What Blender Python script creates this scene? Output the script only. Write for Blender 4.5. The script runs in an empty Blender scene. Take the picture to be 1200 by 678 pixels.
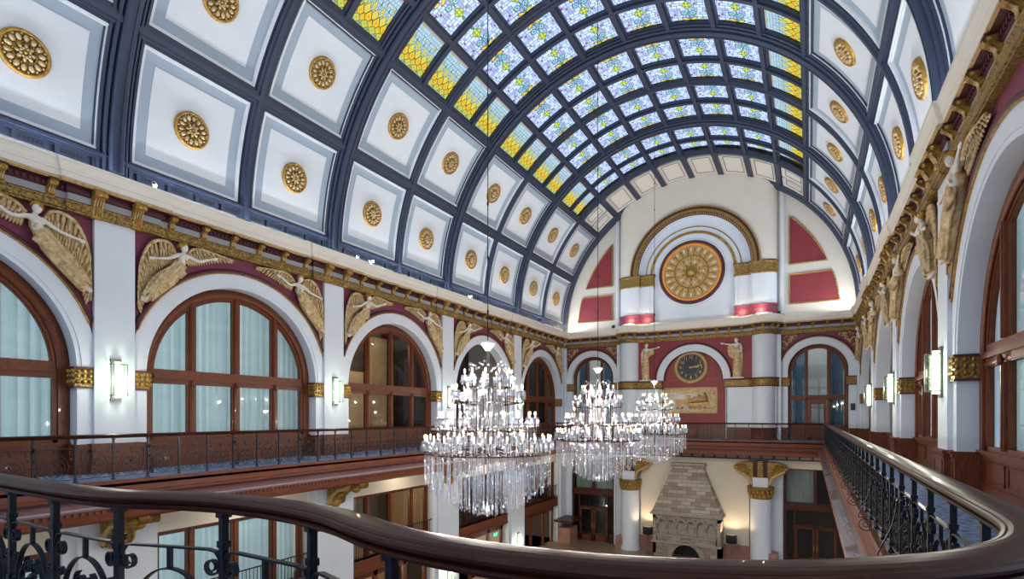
import bpy, math, random
from math import sin, cos, pi, sqrt, radians as R, atan2, degrees
from mathutils import Vector, Matrix
random.seed(7)
EXPO, COVE = 0.93, 160
C = bpy.context.scene.collection
# ------------------------------------------------------------------ place: metres, eye level = 0, hall axis = +Y
XL, XR, CX, CZ = -16.65, 2.63, -7.01, 6.65      # pilaster faces, vault axis
P = [-0.24 + 7.74*k for k in range(6)]           # pilaster centres along the side walls
YE = 38.7                                        # end wall
FL, BAL = -9.6, -1.55                            # lobby floor, balcony floor
RX_L, RX_R = -14.8, 0.82                         # balcony rails

# ------------------------------------------------------------------ camera
cam_d = bpy.data.cameras.new('camera'); cam = bpy.data.objects.new('camera', cam_d); C.objects.link(cam)
cam.location = (0, 0, 0); cam.rotation_euler = (R(90), 0, math.atan(348/625))
cam_d.sensor_width = 36; cam_d.lens = 36*625/1200; cam_d.shift_y = 148/1200
cam_d.clip_start = .05; cam_d.clip_end = 300
bpy.context.scene.camera = cam
_th = math.atan(348/625)
def seen(x, y, z, m=60):
    r = x*cos(_th)+y*sin(_th); d = y*cos(_th)-x*sin(_th)
    if d < .3: return False
    u, v = 600+625*r/d, 487-625*z/d
    return -m < u < 1200+m and -m < v < 678+m

# ------------------------------------------------------------------ materials
def mat(name, col, rough=.6, metal=0, noise=0, nscale=6, bump=0, bscale=30, col2=None, spec=.5, coat=0, emit=0, stretch=None):
    m = bpy.data.materials.new(name); m.use_nodes = True
    nt = m.node_tree; b = nt.nodes['Principled BSDF']
    b.inputs['Base Color'].default_value = (*col, 1); b.inputs['Roughness'].default_value = rough
    b.inputs['Metallic'].default_value = metal; b.inputs['Specular IOR Level'].default_value = spec
    b.inputs['Coat Weight'].default_value = coat
    if emit:
        b.inputs['Emission Color'].default_value = (*col, 1); b.inputs['Emission Strength'].default_value = emit
    tc = nt.nodes.new('ShaderNodeTexCoord'); mp = nt.nodes.new('ShaderNodeMapping')
    nt.links.new(tc.outputs['Object'], mp.inputs['Vector'])
    if stretch: mp.inputs['Scale'].default_value = stretch
    n = nt.nodes.new('ShaderNodeTexNoise'); n.inputs['Scale'].default_value = nscale; n.inputs['Detail'].default_value = 4
    nt.links.new(mp.outputs[0], n.inputs['Vector'])
    r = nt.nodes.new('ShaderNodeMapRange'); r.inputs['From Min'].default_value = .3; r.inputs['From Max'].default_value = .7
    nt.links.new(n.outputs['Fac'], r.inputs['Value'])
    mx = nt.nodes.new('ShaderNodeMix'); mx.data_type = 'RGBA'
    c2 = col2 or tuple(c*(1-noise) for c in col)
    mx.inputs['A'].default_value = (*col, 1); mx.inputs['B'].default_value = (*c2, 1)
    nt.links.new(r.outputs[0], mx.inputs['Factor'])
    if not emit: nt.links.new(mx.outputs['Result'], b.inputs['Base Color'])
    if bump:
        n2 = nt.nodes.new('ShaderNodeTexNoise'); n2.inputs['Scale'].default_value = bscale; n2.inputs['Detail'].default_value = 3
        nt.links.new(mp.outputs[0], n2.inputs['Vector'])
        bp = nt.nodes.new('ShaderNodeBump'); bp.inputs['Strength'].default_value = bump; bp.inputs['Distance'].default_value = .02
        nt.links.new(n2.outputs['Fac'], bp.inputs['Height']); nt.links.new(bp.outputs[0], b.inputs['Normal'])
    return m
M = {}
M['white'] = mat('white_paint', (.70,.76,.85), .55, noise=.05, nscale=1.2)
M['ivory'] = mat('ivory_paint', (.74,.70,.64), .6, noise=.05, nscale=1.0)
M['cream'] = mat('cream_paint', (.72,.67,.57), .6, noise=.06, nscale=1.0)
M['crown'] = mat('cornice_paint', (.76,.72,.66), .45, noise=.04, nscale=2)
M['maroon'] = mat('maroon_paint', (.20,.032,.072), .5, noise=.15, nscale=3)
M['darkmaroon'] = mat('dark_maroon_paint', (.075,.014,.02), .5, noise=.2, nscale=5)
M['red'] = mat('red_paint', (.25,.028,.04), .55, noise=.15, nscale=2)
M['red2'] = mat('red_plaster', (.30,.050,.052), .6, noise=.2, nscale=1.5)
M['gold'] = mat('gilding', (.58,.34,.07), .36, metal=.5, col2=(.24,.12,.02), nscale=9, bump=.6, bscale=22)
M['goldorn'] = mat('gilded_ornament', (.46,.29,.075), .42, metal=.4, col2=(.06,.03,.008), nscale=16, bump=1, bscale=26)
M['goldlite'] = mat('pale_gilding', (.66,.48,.24), .5, metal=.15, col2=(.42,.26,.09), nscale=12, bump=.6, bscale=30)
M['antique'] = mat('antique_gold_relief', (.74,.60,.38), .5, metal=.1, col2=(.40,.23,.06), nscale=9, bump=.7, bscale=24)
M['skin'] = mat('ivory_plaster', (.78,.73,.66), .5, noise=.1, nscale=6)
M['wood'] = mat('mahogany', (.20,.053,.019), .42, col2=(.095,.025,.010), nscale=5, stretch=(6,6,.7), coat=.06, spec=.3)
M['woodh'] = mat('mahogany_fascia', (.21,.055,.020), .42, col2=(.10,.026,.011), nscale=4, stretch=(5,.5,6), coat=.08, spec=.3)
M['woodd'] = mat('dark_mahogany', (.085,.022,.013), .4, col2=(.045,.012,.008), nscale=5, stretch=(5,5,.8), coat=.08, spec=.3)
M['handrail'] = mat('handrail_varnished_wood', (.060,.016,.009), .33, col2=(.040,.011,.007), nscale=4, stretch=(2,2,6), coat=.03, spec=.14)
M['ledge'] = mat('ledge_reflection_tint', (.30,.21,.24), .25, noise=.1, coat=1.0, spec=.8)  # pale purple stands in for window light reflected on the wooden ledge
M['iron'] = mat('black_wrought_iron', (.018,.022,.032), .32, metal=.5, noise=.3, nscale=20)
M['blue'] = mat('slate_blue_paint', (.023,.034,.072), .45, noise=.12, nscale=2)
M['panel'] = mat('vault_panel_white', (.68,.71,.76), .6, noise=.04, nscale=1.5)
M['band'] = mat('vault_panel_grey_band', (.33,.40,.49), .6, noise=.05, nscale=1.5)
M['greyblk'] = mat('grey_soffit', (.32,.34,.36), .6, noise=.1, nscale=3)
M['black'] = mat('black_void', (.008,.008,.010), .5)
M['carpet'] = mat('blue_patterned_carpet', (.30,.40,.62), .95, col2=(.04,.07,.16), nscale=9, bump=.4, bscale=80)
M['stone'] = None
M['marble'] = mat('pink_marble', (.42,.22,.17), .4, col2=(.30,.14,.11), nscale=2.5)
M['floor'] = mat('lobby_floor', (.34,.25,.17), .3, col2=(.22,.15,.10), nscale=1.5)
M['tan'] = mat('tan_wall', (.62,.44,.24), .7, noise=.05)
M['dim'] = mat('dim_room_shade', (.11,.09,.08), .8, noise=.3, nscale=1.2)  # dimness of the side rooms is put into this wall colour
M['dark'] = mat('dark_room', (.035,.032,.035), .8, noise=.3)  # unlit interior darkness painted as the surface colour
M['chrome'] = mat('dark_chrome', (.05,.05,.055), .25, metal=.9)
M['steel'] = mat('brushed_grey_metal', (.13,.14,.12), .4, metal=.7)
M['clock'] = mat('clock_black', (.006,.007,.012), .4)
M['shade'] = mat('black_lampshade', (.012,.014,.018), .8)
M['candle'] = mat('frosted_cup', (.85,.87,.9), .2)
M['orange'] = mat('orange_gilding', (.78,.30,.05), .45, noise=.1)
M['upholst'] = mat('white_upholstery', (.7,.7,.7), .8, noise=.08)

def stone_mat():
    m = bpy.data.materials.new('limestone_blocks'); m.use_nodes = True; nt = m.node_tree; b = nt.nodes['Principled BSDF']
    tc = nt.nodes.new('ShaderNodeTexCoord'); mp = nt.nodes.new('ShaderNodeMapping'); mp.inputs['Rotation'].default_value = (R(90), 0, 0)
    br = nt.nodes.new('ShaderNodeTexBrick'); br.inputs['Scale'].default_value = 1
    br.inputs['Brick Width'].default_value = .62; br.inputs['Row Height'].default_value = .24; br.inputs['Mortar Size'].default_value = .012
    br.inputs['Color1'].default_value = (.52,.46,.40,1); br.inputs['Color2'].default_value = (.30,.22,.17,1); br.inputs['Mortar'].default_value = (.16,.13,.11,1)
    nt.links.new(tc.outputs['Object'], mp.inputs[0]); nt.links.new(mp.outputs[0], br.inputs['Vector'])
    n = nt.nodes.new('ShaderNodeTexNoise'); n.inputs['Scale'].default_value = 14; nt.links.new(tc.outputs['Object'], n.inputs['Vector'])
    mx = nt.nodes.new('ShaderNodeMix'); mx.data_type = 'RGBA'; mx.blend_type = 'MULTIPLY'; mx.inputs['Factor'].default_value = .5
    nt.links.new(br.outputs['Color'], mx.inputs['A']); nt.links.new(n.outputs['Color'], mx.inputs['B'])
    nt.links.new(br.outputs['Color'], b.inputs['Base Color']); b.inputs['Roughness'].default_value = .85
    bp = nt.nodes.new('ShaderNodeBump'); bp.inputs['Distance'].default_value = .03; bp.inputs['Strength'].default_value = .6
    nt.links.new(n.outputs['Fac'], bp.inputs['Height']); nt.links.new(bp.outputs[0], b.inputs['Normal'])
    return m
M['stone'] = stone_mat()
M['stoneplain'] = mat('limestone', (.46,.41,.35), .85, noise=.3, nscale=8, bump=.5, bscale=20)

def mixshader(name, a, b, fac):
    m = bpy.data.materials.new(name); m.use_nodes = True; nt = m.node_tree; nt.nodes.clear()
    out = nt.nodes.new('ShaderNodeOutputMaterial'); mx = nt.nodes.new('ShaderNodeMixShader')
    na = a(nt); nb = b(nt); nt.links.new(na.outputs[0], mx.inputs[1]); nt.links.new(nb.outputs[0], mx.inputs[2])
    if fac == 'fresnel':
        lw = nt.nodes.new('ShaderNodeFresnel'); lw.inputs['IOR'].default_value = 1.5; nt.links.new(lw.outputs[0], mx.inputs[0])
    else: mx.inputs[0].default_value = fac
    nt.links.new(mx.outputs[0], out.inputs[0]); return m
def n_transp(col):
    def f(nt):
        n = nt.nodes.new('ShaderNodeBsdfTransparent'); n.inputs[0].default_value = (*col, 1); return n
    return f
def n_gloss(col, r):
    def f(nt):
        n = nt.nodes.new('ShaderNodeBsdfGlossy'); n.inputs[0].default_value = (*col, 1); n.inputs['Roughness'].default_value = r; return n
    return f
def n_diff(col):
    def f(nt):
        n = nt.nodes.new('ShaderNodeBsdfDiffuse'); n.inputs[0].default_value = (*col, 1); return n
    return f
def n_trl(col):
    def f(nt):
        n = nt.nodes.new('ShaderNodeBsdfTranslucent'); n.inputs[0].default_value = (*col, 1); return n
    return f
M['glass'] = mixshader('window_glass', n_transp((.9,.95,.95)), n_gloss((1,1,1), .02), 'fresnel')
M['curtain'] = mixshader('sheer_curtain', n_diff((.58,.66,.64)), n_trl((.62,.74,.72)), .42)
M['bluecurtain'] = mixshader('blue_curtain', n_diff((.10,.20,.30)), n_trl((.1,.2,.3)), .3)
M['crystal'] = mixshader('crystal', n_transp((.93,.95,1.0)), n_gloss((1,1,1), .06), .33)
M['sconceglass'] = mixshader('sconce_glass', n_transp((.9,.97,.9)), n_gloss((1,1,1), .1), .12)
def emis(name, col, s, samp=True):
    m = bpy.data.materials.new(name); m.use_nodes = True; nt = m.node_tree; nt.nodes.clear()
    o = nt.nodes.new('ShaderNodeOutputMaterial'); e = nt.nodes.new('ShaderNodeEmission')
    e.inputs[0].default_value = (*col, 1); e.inputs[1].default_value = s; nt.links.new(e.outputs[0], o.inputs[0])
    if not samp: m.cycles.emission_sampling = 'NONE'
    return m
M['bulb'] = emis('lit_bulb', (1,.70,.36), 2.6, False)
M['tube'] = emis('lit_tube', (.95,1,.85), 3.2)
M['exit'] = emis('exit_green', (.05,.9,.25), 2, False)
M['lampglow'] = emis('warm_lamp', (1,.75,.45), 12, False)
def stained():
    m = bpy.data.materials.new('stained_glass'); m.use_nodes = True; nt = m.node_tree; nt.nodes.clear()
    o = nt.nodes.new('ShaderNodeOutputMaterial'); at = nt.nodes.new('ShaderNodeAttribute'); at.attribute_name = 'tint'
    t = nt.nodes.new('ShaderNodeBsdfTransparent'); g = nt.nodes.new('ShaderNodeBsdfGlossy'); g.inputs['Roughness'].default_value = .2
    mx = nt.nodes.new('ShaderNodeMixShader'); mx.inputs[0].default_value = .04
    nt.links.new(at.outputs['Color'], t.inputs[0]); nt.links.new(t.outputs[0], mx.inputs[1]); nt.links.new(g.outputs[0], mx.inputs[2])
    nt.links.new(mx.outputs[0], o.inputs[0]); return m
M['stained'] = stained()

# ------------------------------------------------------------------ mesh builder
class MB:
    def __init__(s): s.v = []; s.f = []; s.m = []; s.mats = []; s.sm = []
    def mi(s, m):
        m = M[m]
        if m not in s.mats: s.mats.append(m)
        return s.mats.index(m)
    def add(s, vs, fs, m, smooth=False):
        o = len(s.v); k = s.mi(m); s.v += [tuple(v) for v in vs]
        for f in fs: s.f.append(tuple(i+o for i in f)); s.m.append(k); s.sm.append(smooth)
    def box(s, x0, x1, y0, y1, z0, z1, m):
        v = [(x,y,z) for x in (x0,x1) for y in (y0,y1) for z in (z0,z1)]
        s.add(v, [(0,1,3,2),(4,6,7,5),(0,4,5,1),(2,3,7,6),(0,2,6,4),(1,5,7,3)], m); return s
    def prism(s, poly, y0, y1, m, axis='y'):
        n = len(poly); mk = {'y': lambda a,b,t:(a,t,b), 'x': lambda a,b,t:(t,a,b), 'z': lambda a,b,t:(a,b,t)}[axis]
        v = [mk(a,b,y0) for a,b in poly]+[mk(a,b,y1) for a,b in poly]
        s.add(v, [tuple(range(n))[::-1], tuple(range(n,2*n))]+[(i,(i+1)%n,(i+1)%n+n,i+n) for i in range(n)], m); return s
    def strip(s, rows, m, smooth=False, closed=False, cap=False):
        n = len(rows[0]); v = [p for r in rows for p in r]; f = []
        for i in range(len(rows)-1):
            for j in range(n if closed else n-1):
                f.append((i*n+j, i*n+(j+1)%n, (i+1)*n+(j+1)%n, (i+1)*n+j))
        if cap: f.append(tuple(range(n))); f.append(tuple(range((len(rows)-1)*n, len(rows)*n))[::-1])
        s.add(v, f, m, smooth); return s
    def arc(s, cx, cz, prof, a0, a1, n, m, smooth=False, close=True):
        """sweep a profile [(radius, y), ...] about the y axis through (cx, cz)"""
        rows = []
        for i in range(n+1):
            a = a0+(a1-a0)*i/n
            rows.append([(cx+r*cos(a), y, cz+r*sin(a)) for r, y in prof])
        return s.strip(rows, m, smooth, closed=close, cap=close and abs(a1-a0) < 6.28)
    def tube(s, pts, rad, m, n=6, cap=True, smooth=True):
        pts = [Vector(p) for p in pts]; rows = []
        rr = rad if isinstance(rad, (list, tuple)) else [rad]*len(pts)
        up = None
        for i, p in enumerate(pts):
            d = (pts[min(i+1, len(pts)-1)]-pts[max(i-1, 0)]).normalized()
            if up is None: up = Vector((0,0,1)) if abs(d.z) < .9 else Vector((1,0,0))
            x = d.cross(up).normalized(); up = x.cross(d).normalized()
            rows.append([p+(x*cos(2*pi*k/n)+up*sin(2*pi*k/n))*rr[i] for k in range(n)])
        return s.strip(rows, m, smooth, closed=True, cap=cap)
    def lathe(s, prof, c, m, n=16, a0=0, a1=2*pi, smooth=True):
        rows = []; full = abs(a1-a0) > 6.28; k = n if full else n+1
        for r, z in prof: rows.append([(c[0]+r*cos(a0+(a1-a0)*i/n), c[1]+r*sin(a0+(a1-a0)*i/n), c[2]+z) for i in range(k)])
        return s.strip(rows, m, smooth, closed=full)
    def ball(s, c, r, m, n=10, k=6, rot=None):
        if not isinstance(r, tuple): r = (r,r,r)
        rows = []
        for i in range(k+1):
            a = -pi/2+pi*i/k; row = []
            for j in range(n):
                v = Vector((r[0]*cos(a)*cos(2*pi*j/n), r[1]*cos(a)*sin(2*pi*j/n), r[2]*sin(a)))
                if rot: v = rot @ v
                row.append(v+Vector(c))
            rows.append(row)
        return s.strip(rows, m, True, closed=True)
    def ribbon(s, pts, w, t, m):
        """flat bar along pts in the x-z plane, width w along y, thickness t in plane"""
        rows = []
        for i, (x, z) in enumerate(pts):
            a = pts[max(i-1,0)]; b = pts[min(i+1,len(pts)-1)]; dx, dz = b[0]-a[0], b[1]-a[1]; l = math.hypot(dx,dz) or 1
            nx, nz = -dz/l*t/2, dx/l*t/2
            rows.append([(x+nx,-w/2,z+nz),(x+nx,w/2,z+nz),(x-nx,w/2,z-nz),(x-nx,-w/2,z-nz)])
        return s.strip(rows, m, False, closed=True, cap=True)
    def mesh(s, name):
        me = bpy.data.meshes.new(name); me.from_pydata(s.v, [], s.f)
        for m in s.mats: me.materials.append(m)
        me.polygons.foreach_set('material_index', s.m); me.polygons.foreach_set('use_smooth', s.sm)
        me.validate(); me.update(); return me
    def build(s, name, parent=None, loc=(0,0,0), rz=0):
        return link(name, s.mesh(name), parent, loc, rz)
def link(name, me, parent=None, loc=(0,0,0), rz=0, sc=None):
    o = bpy.data.objects.new(name, me); C.objects.link(o); o.location = loc; o.rotation_euler = (0,0,rz)
    if sc: o.scale = sc
    if parent: o.parent = parent
    return o
def empty(name, loc, rz=0): return link(name, None, None, loc, rz)
def tag(o, label=None, cat=None, group=None, kind=None):
    if label: o['label'] = label
    if cat: o['category'] = cat
    if group: o['group'] = group
    if kind: o['kind'] = kind
    return o
def copy_tree(o, parent=None):
    c = o.copy(); C.objects.link(c); c.parent = parent
    for ch in o.children: copy_tree(ch, c)
    return c
ORD = ['first','second','third','fourth','fifth','sixth','seventh','eighth','ninth','tenth','eleventh','twelfth']

# frames: side walls use a local frame a (along wall), p (into the wall), z
def left_frame(a): return dict(loc=(XL, a, 0), rz=pi/2)
def right_frame(a): return dict(loc=(XR, a, 0), rz=-pi/2)

# ------------------------------------------------------------------ arch kit
def arched_wall(mb, hw, ro, ri, zc, ztop, zb0, zb1, zsill, p=.12, depth=.5):
    N = 40; corner = atan2(ztop-zc, hw)
    angs = sorted(set([pi*i/N for i in range(N+1)]+[corner, pi-corner]))
    inn, out = [], []
    for a in angs:
        inn.append((min(max(ro*cos(a),-hw),hw), p, zc+ro*sin(a)))
        t = min(hw/abs(cos(a)) if abs(cos(a)) > 1e-6 else 1e9, (ztop-zc)/sin(a) if sin(a) > 1e-6 else 1e9)
        out.append((t*cos(a), p, zc+t*sin(a)))
    # maroon spandrel (only where the rectangle reaches past the ring)
    rows_i, rows_o = [], []
    for a, i_, o_ in zip(angs, inn, out):
        ro_ = min(ro, math.hypot(o_[0], o_[2]-zc)); rows_i.append((ro_*cos(a), p, zc+ro_*sin(a))); rows_o.append(o_)
    mb.strip([rows_i, rows_o], 'maroon')
    # white archivolt with a stepped inner moulding, clipped by the pilasters
    def ring(r0, r1, pp, m):
        a_, b_ = [], []
        for i in range(N+1):
            a = pi*i/N
            def cl(r):
                x = r*cos(a); 
                if abs(x) > hw: r = hw/abs(cos(a))
                return (r*cos(a), pp, zc+r*sin(a))
            a_.append(cl(r0)); b_.append(cl(r1))
        mb.strip([a_, b_], m)
    def lip(r, p0, p1, m):
        mb.strip([[(r*cos(pi*i/N), p0, zc+r*sin(pi*i/N)) for i in range(N+1) if abs(r*cos(pi*i/N)) <= hw+.01],
                  [(r*cos(pi*i/N), p1, zc+r*sin(pi*i/N)) for i in range(N+1) if abs(r*cos(pi*i/N)) <= hw+.01]], m)
    w = ro-ri
    ring(ri, ri+w*.22, p-.02, 'white'); lip(ri+w*.22, p-.02, p-.045, 'white')
    ring(ri+w*.22, ro, p-.045, 'white'); lip(ro, p-.045, p, 'white')
    # reveal
    mb.strip([[(ri*cos(pi*i/N), p-.02, zc+ri*sin(pi*i/N)) for i in range(N+1)],
              [(ri*cos(pi*i/N), p+depth, zc+ri*sin(pi*i/N)) for i in range(N+1)]], 'white')
    # jambs
    for s in (-1, 1):
        x0, x1 = sorted((s*ri, s*hw))
        mb.box(x0, x1, p-.03, p+depth, zsill, zb0, 'white')
        mb.box(x0, x1, p-.02, p+depth, zb0, zc+.001, 'white')
def arch_ornament(hw, ro, ri, zc, zb0, zb1, p=.12, depth=.5):
    """maroon roll with gold beading round the archivolt"""
    mb = MB(); a0 = math.acos(min(1, hw/(ro+.12)))
    pr = [(ro, p), (ro, p-.07), (ro+.05, p-.10), (ro+.11, p-.10), (ro+.14, p-.05), (ro+.14, p)]
    mb.arc(0, zc, pr, a0, pi-a0, 36, 'darkmaroon', True)
    mb.arc(0, zc, [(ro-.015, p-.05), (ro-.015, p-.085), (ro+.02, p-.085), (ro+.02, p-.05)], a0*.95, pi-a0*.95, 36, 'gold')
    return mb
def impost(hw, ri, zb0, zb1, p, depth, s):
    mb = MB(); x0, x1 = sorted((s*(ri-.07), s*hw))
    mb.box(x0, x1, p-.07, p+depth*.97, zb0+.05, zb1-.05, 'goldorn')
    xa, xb = sorted((s*(ri-.10), s*hw))
    mb.box(xa, xb, p-.10, p+depth*.97, zb1-.05, zb1, 'darkmaroon'); mb.box(xa, xb, p-.09, p+depth*.97, zb0, zb0+.045, 'darkmaroon')
    # acanthus leaf curls
    L = abs(hw-ri)+.1; n = max(3, int((L+depth)/.13))
    for i in range(n):
        t = (i+.5)/n*(L+depth)
        if t < L: c = (s*(hw-t), p-.09)
        else: c = (s*(ri-.09), p-.07+(t-L))
        for z in (zb0+.17, zb0+.32, zb0+.45):
            mb.ball((c[0], c[1], z), (.05,.035,.06), 'gold', 6, 4)
    return mb
def pilaster(mb, hw, z0, z1, depth=.16):
    mb.box(-hw, hw, 0, depth, z0, z1, 'white')
def dado(mb, x0, x1, p, zsill=-.75, ported=True, m='wood', nb=1):
    mb.box(x0, x1, p, p+.05, BAL, zsill-.06, m); mb.box(x0-.02, x1+.02, p-.07, p+.05, zsill-.06, zsill, m)
    mb.box(x0, x1, p-.04, p, BAL, BAL+.16, m); mb.box(x0, x1, p-.03, p, zsill-.14, zsill-.06, m)
    w = (x1-x0)/nb
    if w < .3: return
    for i in range(nb):
        a, b = x0+i*w+.09, x0+(i+1)*w-.09
        for q in ((a,b,BAL+.22,BAL+.26),(a,b,zsill-.22,zsill-.18)): mb.box(q[0],q[1],p-.02,p,q[2],q[3],m)
        for q in ((a,a+.04),(b-.04,b)): mb.box(q[0],q[1],p-.02,p,BAL+.22,zsill-.18,m)

def window_parts(root, ro, rg, zc, zsill, tz, mulls, p, mw=.28, glassmat='glass'):
    """root empty in local wall frame: wooden frame, mullions, panes"""
    fr = MB(); d = .12
    fr.arc(0, zc, [(rg, p), (rg, p+d), (ro+.05, p+d), (ro+.05, p)], 0, pi, 36, 'wood')
    fr.arc(0, zc, [(rg+.08, p), (rg+.08, p-.05), (rg+.2, p-.07), (ro-.03, p-.04), (ro-.03, p)], 0, pi, 36, 'wood', True)
    fr.arc(0, zc, [(rg-.04, p+.03), (rg-.04, p+.09), (rg, p+.09), (rg, p+.03)], 0, pi, 36, 'wood')
    for s in (-1, 1):
        x0, x1 = sorted((s*rg, s*(ro+.05))); fr.box(x0, x1, p, p+d, zsill, zc, 'wood')
        x0, x1 = sorted((s*(rg+.1), s*(ro-.04))); fr.box(x0, x1, p-.05, p, zsill, zc, 'wood')
    fr.box(-ro, ro, p, p+d, zsill, zsill+.14, 'wood'); fr.box(-ro+.02, ro-.02, p-.1, p, zsill, zsill+.05, 'wood')
    fr.build('window_frame', root)
    tr = MB(); t0, t1 = tz
    tr.box(-rg, rg, p-.01, p+d, t0, t1, 'wood'); tr.box(-rg, rg, p-.09, p, t0+.16, t0+.24, 'wood'); tr.box(-rg, rg, p-.05, p, t0+.24, t0+.30, 'wood')
    tr.box(-rg, rg, p-.04, p, t0+.02, t0+.07, 'wood'); tr.build('transom', root)
    for a in mulls:
        mu = MB(); zt = zc+sqrt(max(.1, (rg+.1)**2-a*a))
        for q0, q1 in ((zsill+.1, t0), (t1, zt)):
            mu.box(a-mw/2, a+mw/2, p+.01, p+d, q0, q1, 'wood'); mu.box(a-mw*.28, a+mw*.28, p-.05, p+.01, q0, q1, 'wood')
            mu.box(a-mw*.12, a+mw*.12, p-.07, p-.05, q0, q1, 'wood')
        mu.ball((a, p-.08, t0+.05), (.07,.06,.11), 'wood', 8, 5)
        mu.build('mullion', root)
    gl = MB(); pts = [(rg*cos(pi*i/24), zc+rg*sin(pi*i/24)) for i in range(25)]
    gl.add([(x, p+.06, z) for x, z in [(rg, zsill)]+pts+[(-rg, zsill)]], [tuple(range(27))], glassmat); gl.build('glass_pane', root)
def curtain_mesh(w, z0, z1, m='curtain', amp=.05, per=.21, gaps=()):
    mb = MB(); n = int(2*w/.035); rnd = random.Random(int(w*100))
    row = []
    for i in range(n+1):
        x = -w+2*w*i/n; row.append((x, amp*sin(2*pi*x/per+1.3*sin(x*2.1))+.5*amp*sin(2*pi*x/(per*.43))))
    mb.strip([[(x, y, z0) for x, y in row], [(x, y*.7, (z0+z1)/2) for x, y in row], [(x, y*.8, z1) for x, y in row]], m, True)
    return mb

# ------------------------------------------------------------------ relief figures
def remesh(name, mb, vox, smooth=3):
    me = mb.mesh(name); o = bpy.data.objects.new(name, me); C.objects.link(o)
    r = o.modifiers.new('r', 'REMESH'); r.mode = 'VOXEL'; r.voxel_size = vox; r.use_smooth_shade = True
    sm = o.modifiers.new('s', 'SMOOTH'); sm.iterations = smooth; sm.factor = .5
    dg = bpy.context.evaluated_depsgraph_get(); out = bpy.data.meshes.new_from_object(o.evaluated_get(dg)); out.name = name
    bpy.data.objects.remove(o); bpy.data.meshes.remove(me)
    out.materials.clear(); out.materials.append(mb.mats[0]); return out
def limb(mb, pts, rad, m='skin', n=10):
    mb.tube(pts, rad, m, n); 
    for p, r in zip(pts, rad): mb.ball(p, r, m, 10, 6)
def hand(mb, w, d, s=1., side=Vector((0,0,1)), m='skin'):
    """palm and five fingers from wrist w along direction d"""
    d = Vector(d).normalized(); side = (side-d*side.dot(d)).normalized(); w = Vector(w); nrm = d.cross(side)
    mb.tube([w, w+d*.05*s, w+d*.10*s], [.028*s, .042*s, .036*s], m, 8)
    for i, (o, l) in enumerate(((-.032,.075),(-.011,.09),(.011,.085),(.032,.065))):
        a = w+d*.09*s+side*o*s; mb.tube([a, a+d*l*.5*s, a+d*l*s+nrm*.015*s], [.013*s, .012*s, .008*s], m, 6)
    a = w+d*.04*s-side*.035*s; mb.tube([a, a+d*.045*s-side*.035*s], [.014*s, .010*s], m, 6)
def head(mb, c, r, face, tilt=(0,0,1), m='skin'):
    """skull, jaw, nose, eye sockets, lips, ears; face = direction looked at"""
    f = Vector(face).normalized(); u = Vector(tilt).normalized(); u = (u-f*u.dot(f)).normalized(); s = f.cross(u); c = Vector(c)
    B = Matrix((s, f, u)).transposed()
    mb.ball(c, (r*.80, r*.95, r*1.05), m, 14, 9, B)
    mb.ball(c+f*r*.25-u*r*.55, (r*.55, r*.58, r*.55), m, 12, 8, B)
    mb.ball(c+f*r*.92-u*r*.18, (r*.10, r*.18, r*.26), m, 6, 5, B)
    mb.ball(c+f*r*.80-u*r*.62, (r*.22, r*.10, r*.07), m, 6, 4, B)
    mb.ball(c+f*r*.72-u*r*.92, (r*.18, r*.15, r*.12), m, 6, 4, B)
    mb.ball(c+f*r*.80+u*r*.12, (r*.5, r*.12, r*.08), m, 8, 4, B)
    for q in (-1, 1): mb.ball(c+s*q*r*.8-u*r*.1, (r*.10, r*.18, r*.25), m, 6, 5, B)
def hair(c, r, face, tilt=(0,0,1), m='antique', bun=True):
    f = Vector(face).normalized(); u = Vector(tilt).normalized(); u = (u-f*u.dot(f)).normalized(); s = f.cross(u); c = Vector(c); mb = MB()
    B = Matrix((s, f, u)).transposed()
    mb.ball(c-f*r*.22+u*r*.22, (r*.92, r*.95, r*.98), m, 12, 8, B)
    if bun: mb.ball(c-f*r*1.1+u*r*.15, r*.42, m, 8, 6)
    for i in range(9):
        a = pi*(i/8); mb.ball(c+s*cos(a)*r*.78+u*(r*.25+sin(a)*r*.72)+f*r*.35, r*.2, m, 6, 4)
    return mb
def feather(mb, p0, p1, w, y, m='antique', th=.03):
    a = Vector((p0[0], y, p0[1])); b = Vector((p1[0], y, p1[1])); d = b-a; L = d.length; d.normalize(); nrm = Vector((0,1,0)); s = d.cross(nrm)
    rows = []
    for t, k in ((0,.35),(.25,.9),(.6,1),(.85,.75),(1,.12)):
        c = a+d*L*t; ww = w*k
        rows.append([c-s*ww, c-nrm*th*k, c+s*ww, c+nrm*th*.6])
    mb.strip(rows, m, True, closed=True, cap=True)
def bez(pts, t):
    n = len(pts)-1; x = t*n; i = min(int(x), n-1); u = x-i
    a = pts[max(i-1,0)]; b = pts[i]; c = pts[i+1]; d = pts[min(i+2,n)]
    return tuple(.5*(2*b[k]+(c[k]-a[k])*u+(2*a[k]-5*b[k]+4*c[k]-d[k])*u*u+(3*b[k]-a[k]-3*c[k]+d[k])*u**3) for k in range(len(b)))

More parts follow.
